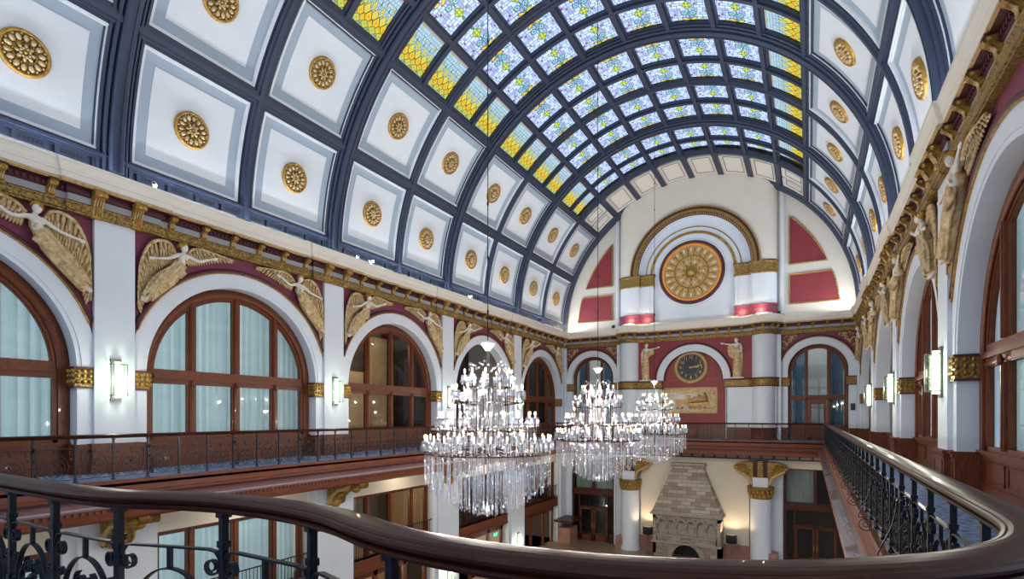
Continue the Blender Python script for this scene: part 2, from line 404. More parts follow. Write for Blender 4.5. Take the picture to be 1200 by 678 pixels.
Y0 = .06   # relief centre plane in p
def angel_meshes():
    out = {}
    b = MB()
    head(b, (-2.11, -.17, 5.06), .115, (.55,-.8,-.05), (.05,0,1))
    limb(b, [(-2.10,-.12,4.99),(-2.09,-.1,4.90)], [.05,.055])
    limb(b, [(-2.24,-.08,4.83),(-2.09,-.1,4.84),(-1.95,-.08,4.85)], [.07,.09,.07])
    limb(b, [(-2.12,-.10,4.78),(-2.16,-.08,4.6),(-2.24,-.05,4.46)], [.13,.12,.10])
    for q in (-1,1): b.ball((-2.14+q*.07,-.19,4.74), .06, 'skin')
    limb(b, [(-2.25,-.1,4.83),(-2.42,-.14,4.72),(-2.56,-.17,4.64)], [.062,.055,.045])
    limb(b, [(-2.56,-.17,4.64),(-2.78,-.19,4.58),(-2.95,-.2,4.545)], [.045,.042,.03])
    hand(b, (-2.94,-.2,4.55), (-1,0,-.2), 1.1)
    limb(b, [(-1.94,-.1,4.85),(-1.78,-.14,4.79),(-1.62,-.17,4.77)], [.062,.055,.045])
    limb(b, [(-1.62,-.17,4.77),(-1.42,-.19,4.87),(-1.25,-.2,4.94)], [.045,.042,.03])
    hand(b, (-1.26,-.2,4.94), (1,0,.3), 1.1)
    limb(b, [(-3.05,-.08,3.5),(-3.14,-.08,3.36)], [.05,.045]); limb(b, [(-3.14,-.08,3.36),(-3.2,-.16,3.27)], [.05,.035])
    limb(b, [(-3.13,-.02,3.52),(-3.2,-.03,3.4)], [.05,.045]); limb(b, [(-3.2,-.03,3.4),(-3.26,-.12,3.30)], [.05,.035])
    out['body'] = remesh('angel_body', b, .018, 2)
    out['hair'] = hair((-2.12,-.15,5.09), .135, (.55,-.8,-.05), m='gold').mesh('angel_hair')
    d = MB()   # robe
    d.ball((-2.12,-.07,4.74), (.15,.12,.09), 'antique', 12, 6); d.tube([(-2.24,-.12,4.86),(-2.1,-.2,4.70),(-2.05,-.18,4.6)], .03, 'antique')
    sp = [(-2.14,4.70),(-2.24,4.46),(-2.42,4.24),(-2.66,3.98),(-2.9,3.68),(-3.12,3.38)]; rw = [.145,.13,.21,.23,.19,.13]
    for i in range(len(sp)-1):
        limb(d, [(sp[i][0],-.02,sp[i][1]),(sp[i+1][0],-.02,sp[i+1][1])], [rw[i],rw[i+1]], 'antique')
    for k in range(9):       # long folds
        o = (k-4)/4; pts = []
        for t in range(9):
            q = bez(sp, .10+.90*t/8); wv = (.22-.05*abs(t-4)/4)*o+.02*sin(k*2.1+t*.9); pts.append((q[0]+wv*.85, -.04-.17*sqrt(max(.05,1-o*o*.8))-.02*sin(k*2+t), q[1]-wv*.55))
        d.tube(pts, [.02]+[.03]*7+[.022], 'antique', 6)
    for k in range(3):       # overskirt swag at the hips
        d.tube([(-2.08+.02*k,-.12,4.42-.05*k),(-2.25,-.25,4.28-.08*k),(-2.52,-.12,4.36-.08*k)], .035, 'antique', 6)
    d.tube([(-2.30,-.12,4.50),(-2.2,-.16,4.46),(-2.08,-.12,4.47)], .035, 'antique')
    out['robe'] = remesh('angel_robe', d, .019, 0)
    w = MB(); lead = [(-2.28,4.84),(-2.42,5.1),(-2.66,5.16),(-2.95,5.02),(-3.13,4.7),(-3.24,4.3),(-3.29,3.8),(-3.29,3.05)]
    w.tube([(x, -.02, z) for x, z in [bez(lead, i/24) for i in range(25)]], [.05]*12+[.045]*7+[.02]*6, 'antique', 7)
    inner = [(-2.3,4.72),(-2.42,4.62),(-2.55,4.5),(-2.75,4.3),(-2.92,4.05),(-3.03,3.7),(-3.1,3.4),(-3.2,3.0)]
    for layer, (k0, k1, wd, yy, n) in enumerate(((0,1.0,.045,.05,26),(0,.68,.05,.02,20),(0,.38,.055,-.02,14))):
        for i in range(n):
            t = (i+.5)/n; a = bez(lead, t*.97); q = bez(inner, min(1, t*.97+.03)); e = (a[0]+(q[0]-a[0])*k1, a[1]+(q[1]-a[1])*k1-.10*k1)
            feather(w, a, e, wd, yy, ('gold','antique','goldlite')[layer] if layer else ('antique' if i % 3 else 'goldlite'))
    out['wing_a'] = w.mesh('angel_wing')
    w = MB(); lead = [(-1.95,4.95),(-1.78,5.12),(-1.55,5.2),(-1.25,5.2),(-.8,5.17),(-.4,5.12)]
    w.tube([(x, -.02, z) for x, z in [bez(lead, i/20) for i in range(21)]], [.045]*10+[.035]*5+[.02]*6, 'antique', 7)
    low = [(-1.95,4.60),(-1.75,4.62),(-1.50,4.70),(-1.2,4.82),(-.85,4.94),(-.42,5.06)]
    for (k1, wd, yy, n) in ((1.0,.05,.05,18),(.66,.05,.02,15),(.36,.05,-.02,11)):
        for i in range(n):
            t = (i+.5)/n; a = bez(lead, t*.93); q = bez(low, min(1, t+.08)); feather(w, a, (a[0]+(q[0]-a[0])*k1, a[1]+(q[1]-a[1])*k1), wd, yy)
    out['wing_b'] = w.mesh('angel_wing')
    return out
AN = angel_meshes()
def angel(root_kw, mirror, label):
    o = empty('angel_relief', root_kw['loc'], root_kw['rz'])
    if mirror: o.scale = (-1, 1, 1)
    for n, k in (('figure','body'),('hair','hair'),('robe','robe'),('wing','wing_a'),('wing','wing_b')):
        link(n, AN[k], o)
    return tag(o, label, 'relief', 'winged figures in the arch spandrels')

# ------------------------------------------------------------------ side walls
HW = 3.37; RO, RI, ZC = 3.5, 3.03, 1.23
EN0 = 5.25
bay_me = None; orn_me = None
def side_bay_mesh():
    mb = MB(); arched_wall(mb, HW+.02, RO, RI, ZC, EN0+.05, .73, 1.29, -.75, .12, .5); return mb.mesh('arched_wall_bay')
bay_me = side_bay_mesh(); orn_me = arch_ornament(HW, RO, RI, ZC, .73, 1.29).mesh('arch_moulding')
imp_me = [impost(HW, RI, .73, 1.29, .12, .5, s).mesh('impost_capital') for s in (-1, 1)]
pl = MB(); pilaster(pl, .49, -.75, EN0); pl.box(-.53,.53,-.03,.2,-.80,-.75,'white'); pil_me = pl.mesh('pilaster')
pb = MB()
pb.box(-.56,.56,-.07,.2,BAL,-.82,'wood'); pb.box(-.60,.60,-.11,.2,-.82,-.74,'wood'); pb.box(-.60,.60,-.11,.2,BAL,BAL+.2,'wood'); pb.box(-.58,.58,-.09,.2,-.92,-.86,'wood')
for q in ((-.42,.42,BAL+.26,BAL+.30),(-.42,.42,-1.0,-.96)): pb.box(q[0],q[1],-.085,-.07,q[2],q[3],'wood')
for q in ((-.42,-.38),(.38,.42)): pb.box(q[0],q[1],-.085,-.07,BAL+.26,-.96,'wood')
pbase_me = pb.mesh('pilaster_base')
db = MB()
for s in (-1,1):
    x0,x1 = sorted((s*(RI-.02), s*(HW-.02))); dado(db, x0, x1, .05)
    db.box(*sorted((s*(RI-.06), s*RI)), .05, .64, BAL, -.75, 'wood'); 
dado(db, -RI+.05, RI-.05, .52, nb=4)
dado_me = db.mesh('wood_dado')

win_n = 0
def new_window(kw, kind_label=None):
    global win_n; win_n += 1
    o = empty('window_%d' % win_n, kw['loc'], kw['rz']); o['kind'] = 'structure'; return o
cur_me = curtain_mesh(2.95, -.72, 4.3, 'curtain', .085, .26).mesh('curtain')
wall_objs = {}
for side, frame in (('left', left_frame), ('right', right_frame)):
    w = empty('wall_'+side, frame(0)['loc']); w['kind'] = 'structure'; wall_objs[side] = w
    X0 = XL if side == 'left' else XR
    def put(name, me, y):
        o = link(name, me, w, (0, y, 0), frame(0)['rz']); return o
    for k in range(5):
        yc = (P[k]+P[k+1])/2
        put('wall_bay', bay_me, yc); put('arch_moulding', orn_me, yc); put('impost_capital', imp_me[0], yc); put('impost_capital', imp_me[1], yc)
        put('wood_dado', dado_me, yc)
    for k in range(6):
        if k == 0: continue
        put('pilaster', pil_me, P[k]); put('pilaster_base', pbase_me, P[k])
    kk = range(5)
    for k in kk:
        yc = (P[k]+P[k+1])/2; kw = frame(yc)
        openbay = (k == 3)
        if not openbay:
            wi = new_window(kw); window_parts(wi, RI, 2.66, ZC, -.75, (.98, 1.42), (-1.5, 0, 1.5), .50)
        sd = 1 if side == 'right' else -1
        if k in (0, 1) or (side == 'right' and k in (2, 4)):
            if side == 'right' and k == 0: continue
            c = link('curtain', cur_me, None, (X0+sd*1.0, yc, 0), kw['rz'])
            tag(c, 'pale sheer curtain behind the %s arched window from the near end, %s wall' % (ORD[k], side), 'curtain', 'curtains behind the gallery windows')

# side rooms behind the left windows without curtains (bays 3..5) and the open right bay
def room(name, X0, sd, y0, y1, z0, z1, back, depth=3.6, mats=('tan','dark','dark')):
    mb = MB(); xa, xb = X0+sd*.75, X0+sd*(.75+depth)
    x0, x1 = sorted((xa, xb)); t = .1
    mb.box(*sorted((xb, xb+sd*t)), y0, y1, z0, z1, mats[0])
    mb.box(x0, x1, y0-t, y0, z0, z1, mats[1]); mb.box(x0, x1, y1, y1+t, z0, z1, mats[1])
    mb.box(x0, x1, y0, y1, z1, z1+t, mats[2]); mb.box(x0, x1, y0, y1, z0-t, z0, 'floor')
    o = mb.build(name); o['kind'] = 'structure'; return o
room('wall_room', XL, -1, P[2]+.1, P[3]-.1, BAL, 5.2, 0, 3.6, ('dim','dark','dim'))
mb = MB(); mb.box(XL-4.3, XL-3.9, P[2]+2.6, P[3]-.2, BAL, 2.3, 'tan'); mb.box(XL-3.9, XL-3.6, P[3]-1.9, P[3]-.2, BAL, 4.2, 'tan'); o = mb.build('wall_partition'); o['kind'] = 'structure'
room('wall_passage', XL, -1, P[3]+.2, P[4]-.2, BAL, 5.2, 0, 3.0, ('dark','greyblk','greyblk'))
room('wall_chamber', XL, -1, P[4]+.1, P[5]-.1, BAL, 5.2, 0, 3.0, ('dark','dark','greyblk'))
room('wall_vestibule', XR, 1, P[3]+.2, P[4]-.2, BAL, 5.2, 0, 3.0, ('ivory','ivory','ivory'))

# outer backing so the wall has its thickness
for side, X0, sd in (('left', XL, -1), ('right', XR, 1)):
    mb = MB()
    for k in range(6):
        mb.box(*sorted((X0+sd*.15, X0+sd*.9)), P[k]-.55, P[k]+.55, FL, 6.6, 'white')
    mb.box(*sorted((X0+sd*.14, X0+sd*.9)), P[0]-.5, YE+.9, 4.85, 6.7, 'greyblk')
    o = mb.build('wall_'+side+'_core'); o['kind'] = 'structure'

# ------------------------------------------------------------------ entablature (sweep in plan with mitres)
def plan_path(breaks):
    """polyline (x,y) of the wall face going left wall -> end wall -> right wall, room on the right hand"""
    pts = []
    e = .09 if breaks else 0
    for k in range(6):
        y = P[k]
        if k == 5: pts += [(XL, y-1.1), (XL+e, y-1.1)]
        elif k == 0: pts += [(XL+e, y-.3), (XL+e, y+1.1), (XL, y+1.1)]
        else: pts += [(XL, y-1.1), (XL+e, y-1.1), (XL+e, y+1.1), (XL, y+1.1)]
    a = [(XL+e, YE-e)]
    mid = [(-12.35, YE-e), (-12.35, 38.42)]
    mid += [(-11.45+.75*cos(t), 38.32+.75*sin(t)*1.0) for t in [pi+pi*.47*i/6 for i in range(1, 7)]]
    mid += [(-11.45+.75*cos(t), 38.32+.75*sin(t)) for t in [1.5*pi+.42*pi*i/5 for i in range(0, 5)]]
    mid += [(-10.3, 38.1)]
    mid += [(-10.3+ (6.6)*i/10, 38.1+.10*sin(pi*i/10)) for i in range(1, 10)]
    m2 = [(2*CX-x, y) for x, y in reversed(mid)]
    full_mid = mid + m2
    b = [(XR-e, YE-e)]
    r = [(2*CX-x, y) for x, y in reversed(pts)]
    return pts, a+full_mid+b, r
def offset_rows(path, prof):
    n = len(path); rows = []
    for i, p in enumerate(path):
        a = Vector(path[i-1]) if i else None; q = Vector(p); b = Vector(path[i+1]) if i < n-1 else None
        ds = []
        if a is not None and (q-a).length > 1e-6: ds.append((q-a).normalized())
        if b is not None and (b-q).length > 1e-6: ds.append((b-q).normalized())
        ns = [Vector((d.y, -d.x)) for d in ds]
        nn = sum(ns, Vector((0,0)))
        nn = nn.normalized() if nn.length > 1e-6 else ns[0]
        k = 1/max(.5, nn.dot(ns[0]))
        rows.append([(q.x+nn.x*o*k, q.y+nn.y*o*k, z) for o, z in prof])
    return rows
pl_, pe_, pr_ = plan_path(True)
full = pl_+pe_+pr_
seg = {'left': (0, len(pl_)+1), 'end': (len(pl_), len(pl_)+len(pe_)), 'right': (len(pl_)+len(pe_)-1, len(full))}
layers = [
    ('goldorn', [(-.15,5.25),(.03,5.25),(.03,5.30),(.06,5.31),(.07,5.44),(.10,5.46),(.10,5.50),(0,5.50)]),
    ('darkmaroon', [(.02,5.50),(.02,5.55)]),
    ('greyblk', [(.02,5.55),(.02,5.72)]),
    ('darkmaroon', [(.02,5.72),(.06,5.74),(.06,5.84),(.05,5.90),(.20,5.92)]),
    ('goldlite', [(.20,5.92),(.20,5.935),(.24,5.95),(.24,6.00),(.20,6.015)]),
    ('crown', [(.20,6.015),(.22,6.03),(.22,6.16),(.25,6.18),(.25,6.21),(.27,6.25),(.28,6.33),(.32,6.40),(.34,6.41),(.34,6.47),(.31,6.47),(.28,6.39),(.02,6.39),(-.14,6.62),(-.16,6.66),(-.30,6.66)]),
]
TR = {}
for i, (sname, (i0, i1)) in enumerate(seg.items()):
    mb = MB()
    for m, prof in layers:
        rows = offset_rows(full, prof)[i0:i1]
        mb.strip(rows, m)
    o = mb.build('trim_%d' % (i+1)); o['kind'] = 'structure'; TR[sname] = o
for sname in ('left', 'right'):
    mb = MB(); s = 1 if sname == 'left' else -1; X0 = XL if s > 0 else XR
    for i in range(300): y = .1+i*.128; mb.box(*sorted((X0+s*.03, X0+s*.10)), y, y+.07, 5.76, 5.85, 'darkmaroon')
    mb.build('dentils', TR[sname])
# brackets (modillions)
def bracket_mesh():
    mb = MB()
    mb.box(-.09,.09,-.05,.0,5.50,5.86,'gold')
    pts = [(0,5.56),(-.06,5.54),(-.10,5.60),(-.09,5.68),(-.14,5.74),(-.24,5.77),(-.27,5.83),(-.24,5.90),(0,5.90)]
    mb.prism(pts, -.075, .075, 'gold', 'x')
    mb.tube([(-.085,-.22,5.83),(.085,-.22,5.83)], .055, 'gold', 8); mb.tube([(-.08,-.06,5.59),(.08,-.06,5.59)], .045, 'gold', 8)
    for s in (-.04,0,.04): mb.tube([(s,-.08,5.58),(s,-.11,5.68),(s,-.2,5.76)], .018, 'goldlite', 5)
    mb.box(-.10,.10,-.26,0,5.89,5.925,'darkmaroon')
    return mb.mesh('bracket')
br_me = bracket_mesh()
def bigbracket():
    mb = MB()
    pts = [(0,5.22),(-.07,5.24),(-.10,5.40),(-.12,5.6),(-.2,5.72),(-.3,5.78),(-.3,5.92),(0,5.92)]
    mb.prism(pts, -.13, .13, 'gold', 'x'); mb.tube([(-.15,-.26,5.82),(.15,-.26,5.82)], .07, 'gold', 8)
    for s in (-.09,-.03,.03,.09): mb.tube([(s,-.09,5.3),(s,-.13,5.55),(s,-.22,5.72)], .022, 'goldlite', 5)
    mb.ball((0,-.12,5.45), (.1,.06,.1), 'gold')
    return mb.mesh('large_bracket')
bb_me = bigbracket()
for side, X0, rz in (('left', XL, pi/2), ('right', XR, -pi/2)):
    sd = 1 if side == 'left' else -1
    for k in range(5):
        for j in range(8):
            y = P[k]+.48+ (7.74-.96)*(j)/7 
            big = j in (0, 7)
            if not seen(X0, y, 5.7, 30): continue
            link('bracket', bb_me if big else br_me, TR[side], (X0+(sd*.06 if big else -sd*.0), y, 0), rz)
for x in [XL+.5+i*.78 for i in range(5)]+[-1.65+.3+i*.78 for i in range(5)]:
    link('bracket', br_me, TR['end'], (x, YE-.02, 0), 0)
for i in range(11):
    x = -10.9+i*.78; y = 38.1+.05
    if x < -10.75 or x > -3.3: continue
    link('bracket', br_me, TR['end'], (x, 38.15, 0), 0)
for cxx in (-11.45, -2.57):
    for a in (pi*1.08, pi*1.3, pi*1.5, pi*1.7, pi*1.92):
        link('bracket', br_me, TR['end'], (cxx+.73*cos(a), 38.32+.73*sin(a), 0), a-1.5*pi)

# ------------------------------------------------------------------ end wall
we = empty('wall_end', (0,0,0)); we['kind'] = 'structure'
mb = MB()      # lunette: half disc behind everything
N = 48
mb.add([(CX+9.95*cos(pi*i/N), YE+.15, CZ-.05+9.95*sin(pi*i/N)) for i in range(N+1)], [tuple(range(N+1))], 'ivory')
mb.box(-12.3, 2*CX+12.3, YE+.6, YE+.8, FL, 6.7, 'ivory'); mb.box(XL-.4, XR+.4, YE+.3, YE+.8, 5.25, 6.7, 'ivory')
mb.build('lunette', we)
EH = 2.08; ERO, ERI, EZC = 2.10, 1.66, 2.88
em = MB(); arched_wall(em, EH, ERO, ERI, EZC, EN0+.05, 1.9, 2.47, -.75, .0, .5)
dado(em, -EH, -ERI, -.05); dado(em, ERI, EH, -.05); em_me = em.mesh('arched_wall_bay')
eo_me = arch_ornament(EH, ERO, ERI, EZC, 1.9, 2.47, .0).mesh('arch_moulding')
ei_me = [impost(EH, ERI, 1.9, 2.47, .0, .5, s).mesh('impost_capital') for s in (-1,1)]
for cx_ in (-14.5, .47):
    link('wall_bay', em_me, we, (cx_, YE, 0)); link('arch_moulding', eo_me, we, (cx_, YE, 0))
    for q in ei_me: link('impost_capital', q, we, (cx_, YE, 0))
    # gilded foliage in the spandrels
    for s in (-1, 1):
        f = MB(); rr = random.Random(3)
        for i in range(60):
            a = rr.uniform(R(22), R(62)); rad = rr.uniform(2.42, 2.9)
            x = rad*cos(a); z = EZC+rad*sin(a)
            if x > 1.98 or z > 5.17: continue
            f.ball((s*x, -.03, z), (.075, .03, .05), 'goldlite', 6, 4, Matrix.Rotation(rr.uniform(0,3), 3, 'Y'))
        for i in range(5):
            x, z = 1.80-.27*i, 5.02-.02*i; sp = [(s*x+.10*(1-t/12)*cos(t*.8), -.04, z+.10*(1-t/12)*sin(t*.8)) for t in range(12)]
            if math.hypot(x, z-EZC) > 2.36: f.tube(sp, .018, 'gold', 5)
        for i in range(3):
            x, z = 1.86, 4.85-.26*i; sp = [(s*x+.09*(1-t/12)*cos(t*.8), -.04, z+.09*(1-t/12)*sin(t*.8)) for t in range(12)]
            if math.hypot(x, z-EZC) > 2.33: f.tube(sp, .018, 'gold', 5)
        f.build('spandrel_foliage', we, (cx_, YE, 0))
for cx_, nm in ((-14.5, 'left'), (.47, 'right')):
    wi = new_window(dict(loc=(cx_, YE, 0), rz=0))
    window_parts(wi, ERI, 1.45, EZC, -.75, (1.0, 1.32), (-.62, .62), .35, .2)
    if cx_ > 0:
        d = MB()
        for x0, x1 in ((-.5,-.34),(.34,.5)): d.box(x0, x1, .31, .36, BAL, 1.0, 'wood')
        d.box(-.34,.34,.31,.36,.75,1.0,'wood'); d.box(-.34,.34,.31,.36,-.75,-.55,'wood'); d.build('door_leaf', wi)
    dd = MB(); dado(dd, -ERI, ERI, .35, nb=3); dd.build('wood_dado', we, (cx_, YE, 0))
    for s in (-1, 1):
        c = curtain_mesh(.42, -.6, 4.6, 'bluecurtain', .06, .2).build('curtain', None, (cx_+s*1.0, YE+.95, 0))
        tag(c, 'blue curtain behind the %s panes of the %s end wall window' % ('left' if s < 0 else 'right', nm), 'curtain', 'blue curtains in the end wall windows')
    rm = MB(); rm.box(cx_-2.2, cx_+2.2, YE+3.4, YE+3.5, BAL, 5.2, 'ivory')
    rm.box(cx_-2.2, cx_+2.2, YE+.6, YE+3.5, BAL-.1, BAL, 'floor')
    for s in (-1,1): rm.box(*sorted((cx_+s*2.1, cx_+s*2.2)), YE+.6, YE+3.5, BAL, 5.2, 'ivory')
    o = rm.build('wall_annex'); o['kind'] = 'structure'
# end pilasters at the corners
mb = MB()
mb.box(XL-.1, XL+.07, YE-.3, YE+.1, -.75, EN0, 'white'); mb.box(XR-.07, XR+.1, YE-.3, YE+.1, -.75, EN0, 'white')
mb.box(-12.45, -12.15, 38.35, YE+.1, BAL, EN0, 'white'); mb.box(2*CX+12.15, 2*CX+12.45, 38.35, YE+.1, BAL, EN0, 'white')
# central block, lower part (gallery level): recess 38.45 behind face 38.1
mb.box(-12.2, -9.2, 38.12, YE, -1.55, 1.9, 'white'); mb.box(-4.82, -1.82, 38.12, YE, -1.55, 1.9, 'white')
mb.box(-9.2, -4.82, 38.42, YE, -1.55, 5.3, 'red2')
mb.box(-9.25, -9.15, 38.12, 38.45, -1.55, 2.47, 'white'); mb.box(-4.87, -4.77, 38.12, 38.45, -1.55, 2.47, 'white')
mb.box(-9.3, -4.7, 38.38, 38.5, -1.55, -.6, 'wood')
dado(mb, -12.2, -9.2, 38.10, nb=3); dado(mb, -4.82, -1.82, 38.10, nb=3)
mb.build('central_bay', we)
mb = MB()      # spandrel over the clock arch
arch = MB(); Nn = 36; czc, ro2, ri2, hw2 = 2.47, 2.45, 1.98, 4.2
corner = atan2(EN0-czc, hw2); angs = sorted(set([pi*i/Nn for i in range(Nn+1)]+[corner, pi-corner]))
ii, oo = [], []
for a in angs:
    ii.append((CX+ro2*cos(a), 38.12, czc+ro2*sin(a)))
    t = min(hw2/abs(cos(a)) if abs(cos(a)) > 1e-6 else 1e9, (EN0+.02-czc)/sin(a) if sin(a) > 1e-6 else 1e9)
    oo.append((CX+t*cos(a), 38.12, czc+t*sin(a)))
mb.strip([ii, oo], 'red')
mb.arc(CX, czc, [(ri2, 38.42), (ri2, 38.09), (ro2, 38.09), (ro2, 38.2)], 0, pi, 40, 'white', close=False)
mb.arc(CX, czc, [(ro2, 38.12), (ro2, 38.05), (ro2+.06, 38.03), (ro2+.13, 38.06), (ro2+.13, 38.12)], 0, pi, 40, 'darkmaroon', True)
mb.arc(CX, czc, [(ri2-.06, 38.40), (ri2-.06, 38.15), (ri2, 38.13), (ri2, 38.40)], 0, pi, 40, 'darkmaroon')
mb.build('clock_arch', we)
# dotted gold bead outline inside the clock arch
mb = MB()
for i in range(25):
    a = pi*(i+.5)/25; mb.ball((CX+1.75*cos(a), 38.40, czc+.05+1.75*sin(a)), .028, 'goldlite', 6, 4)
for s in (-1, 1):
    for i in range(8): mb.ball((CX+s*(.95+.105*i), 38.40, czc+.05), .026, 'goldlite', 6, 4)
    for i in range(12):
        a = R(-25+ i*8); mb.ball((CX+s*(1.38*cos(a)), 38.40, 3.35+1.38*sin(a)), .026, 'goldlite', 6, 4)
mb.build('bead_moulding', we)
# columns of the central block and gold band
for cxx in (-11.45, -2.57):
    mb = MB(); mb.lathe([(.72,-1.55),(.72,EN0+.02)], (cxx, 38.32, 0), 'white', 32)
    mb.lathe([(.78,-1.55),(.78,-.82),(.82,-.80),(.82,-.75),(.70,-.75)], (cxx, 38.32, 0), 'wood', 32)
    mb.build('column', we)
bandpath = [(-12.35, 38.42)]+[(-11.45+.75*cos(t), 38.32+.75*sin(t)) for t in [pi+pi*.5*i/8 for i in range(1, 9)]]+[(-11.45+.75*cos(t), 38.32+.75*sin(t)) for t in [1.5*pi+.42*pi*i/5 for i in range(1, 5)]]+[(-10.55, 38.1), (-9.13, 38.1), (-9.13, 38.42)]
for flip in (0, 1):
    pth = bandpath if not flip else [(2*CX-x, y) for x, y in reversed(bandpath)]
    mb = MB(); mb.strip(offset_rows(pth, [(0,1.96),(.03,1.96),(.05,2.0),(.05,2.36),(.03,2.41),(0,2.41)]), 'goldorn')
    mb.strip(offset_rows(pth, [(0,2.41),(.07,2.42),(.07,2.48),(0,2.48)]), 'darkmaroon'); mb.strip(offset_rows(pth, [(0,1.9),(.06,1.9),(.06,1.96),(0,1.96)]), 'darkmaroon')
    mb.build('gold_band', we)
    # upper storey band, plinth
    for z0, z1, m in ((9.26, 10.02, 'goldorn'), (6.62, 7.28, 'maroon')):
        mb = MB(); pth2 = [(-12.2,38.5),(-12.12,38.3),(-11.95,38.13),(-11.7,38.02),(-11.4,37.98),(-10.7,37.98),(-10.7,38.18),(-9.73,38.18),(-9.73,38.46)]
        if flip: pth2 = [(2*CX-x, y) for x, y in reversed(pth2)]
        mb.strip(offset_rows(pth2, [(0,z0),(.05,z0),(.08,z0+.06),(.08,z0+.12),(.04,z0+.16),(.04,z1-.14),(.08,z1-.1),(.10,z1),(0,z1)]), m)
        if m == 'goldorn': mb.strip(offset_rows(pth2, [(0,z1),(.12,z1+.01),(.12,z1+.06),(0,z1+.06)]), 'darkmaroon')
        mb.build('upper_band' if m == 'goldorn' else 'plinth', we)
# upper storey drum wall with rounded corners and arched recess
mb = MB()
def roof_z(x): return CZ+sqrt(max(0, 9.9**2-(x-CX)**2))
for s in (-1, 1):
    prof = [(-12.35, YE+.1), (-12.35, 38.42)]+[(-11.45+.75*cos(t)*1.2+.15, 38.32+.75*sin(t)) for t in [pi+pi*.5*i/8 for i in range(1, 9)]]+[(-11.2,37.60),(-10.7,37.78)] 
    pp = [(-12.2, YE+.1), (-12.2, 38.5), (-12.12,38.3),(-11.95,38.13),(-11.7,38.02),(-11.4,37.98),(-10.75,37.98)]
    pts = [(x if s < 0 else 2*CX-x, y) for x, y in pp]
    mb.strip([[(x, y, 6.6) for x, y in pts], [(x, y, 9.6) for x, y in pts]], 'white', True); mb.strip([[(x, y, 9.6) for x, y in pts], [(x, y, roof_z(x)) for x, y in pts]], 'ivory', True)
# face with arched opening R=3.75 from z=10, straight jambs to 6.6
face = 37.98; rin = 3.72; zz = 10.02
angs = [pi*i/40 for i in range(41)]
ii = [(CX+rin*cos(a), face, zz+rin*sin(a)) for a in angs]; oo = []
for a in angs:
    x = CX+rin*cos(a)*1.005; oo.append((x if abs(x-CX) < 3.74 else x, face, roof_z(x)))
mb.strip([ii, oo], 'ivory')
for s in (-1, 1):
    mb.box(*sorted((CX+s*2.72, CX+s*3.70)), 38.18, 38.5, 6.6, 10.0, 'white')
    mb.box(*sorted((CX+s*3.69, CX+s*4.4)), 37.985, 38.5, 6.6, 10.0, 'white')
    mb.box(*sorted((CX+s*2.95, CX+s*3.05)), 38.14, 38.2, 7.28, 9.26, 'white'); mb.box(*sorted((CX+s*3.80, CX+s*3.88)), 37.95, 38.0, 7.28, 9.26, 'white')
    xs = sorted((CX+s*3.72, CX+s*4.0)); mb.box(xs[0], xs[1], face+.001, 38.4, 10.0, 10.1, 'ivory')
mb.arc(CX, zz, [(rin, face), (rin, 38.5)], 0, pi, 40, 'white', close=False)
mb.box(CX-3.75, CX+3.75, 38.46, 38.5, 6.6, 14.0, 'white')
mb.build('drum_wall', we)
mb = MB()
mb.arc(CX, zz, [(rin-.02, face-.02), (rin-.02, face-.12), (rin+.16, face-.12), (rin+.16, face-.02)], 0, pi, 60, 'darkmaroon')
mb.arc(CX, zz, [(rin+.16, face), (rin+.16, face-.15), (rin+.36, face-.17), (rin+.36, face)], 0, pi, 60, 'goldorn')
mb.arc(CX, zz, [(rin+.36, face), (rin+.36, face-.13), (rin+.5, face-.13), (rin+.5, face)], 0, pi, 60, 'darkmaroon')
mb.arc(CX, zz, [(rin+.5, face), (rin+.5, face-.16), (rin+.60, face-.14), (rin+.60, face)], 0, pi, 60, 'goldorn')
for i in range(84):
    a = pi*(i+.5)/84
    mb.ball((CX+(rin+.56)*cos(a), face-.16, zz+(rin+.56)*sin(a)), .055, 'goldlite', 6, 4)
    mb.ball((CX+(rin+.07)*cos(a), face-.13, zz+(rin+.07)*sin(a)), (.09,.04,.03), 'goldlite', 6, 4, Matrix.Rotation(-a-.6, 3, 'Y'))
mb.build('gilded_archivolt', we)
mb = MB()
mb.arc(CX-.1, zz-.1, [(2.72, 38.46), (2.72, 38.40), (2.9, 38.40), (2.9, 38.46)], R(4), R(176), 50, 'gold')
mb.arc(CX-.1, zz-.1, [(3.16, 38.46), (3.16, 38.42), (3.23, 38.42), (3.23, 38.46)], R(2), R(178), 50, 'gold')
mb.build('inner_gold_arcs', we)
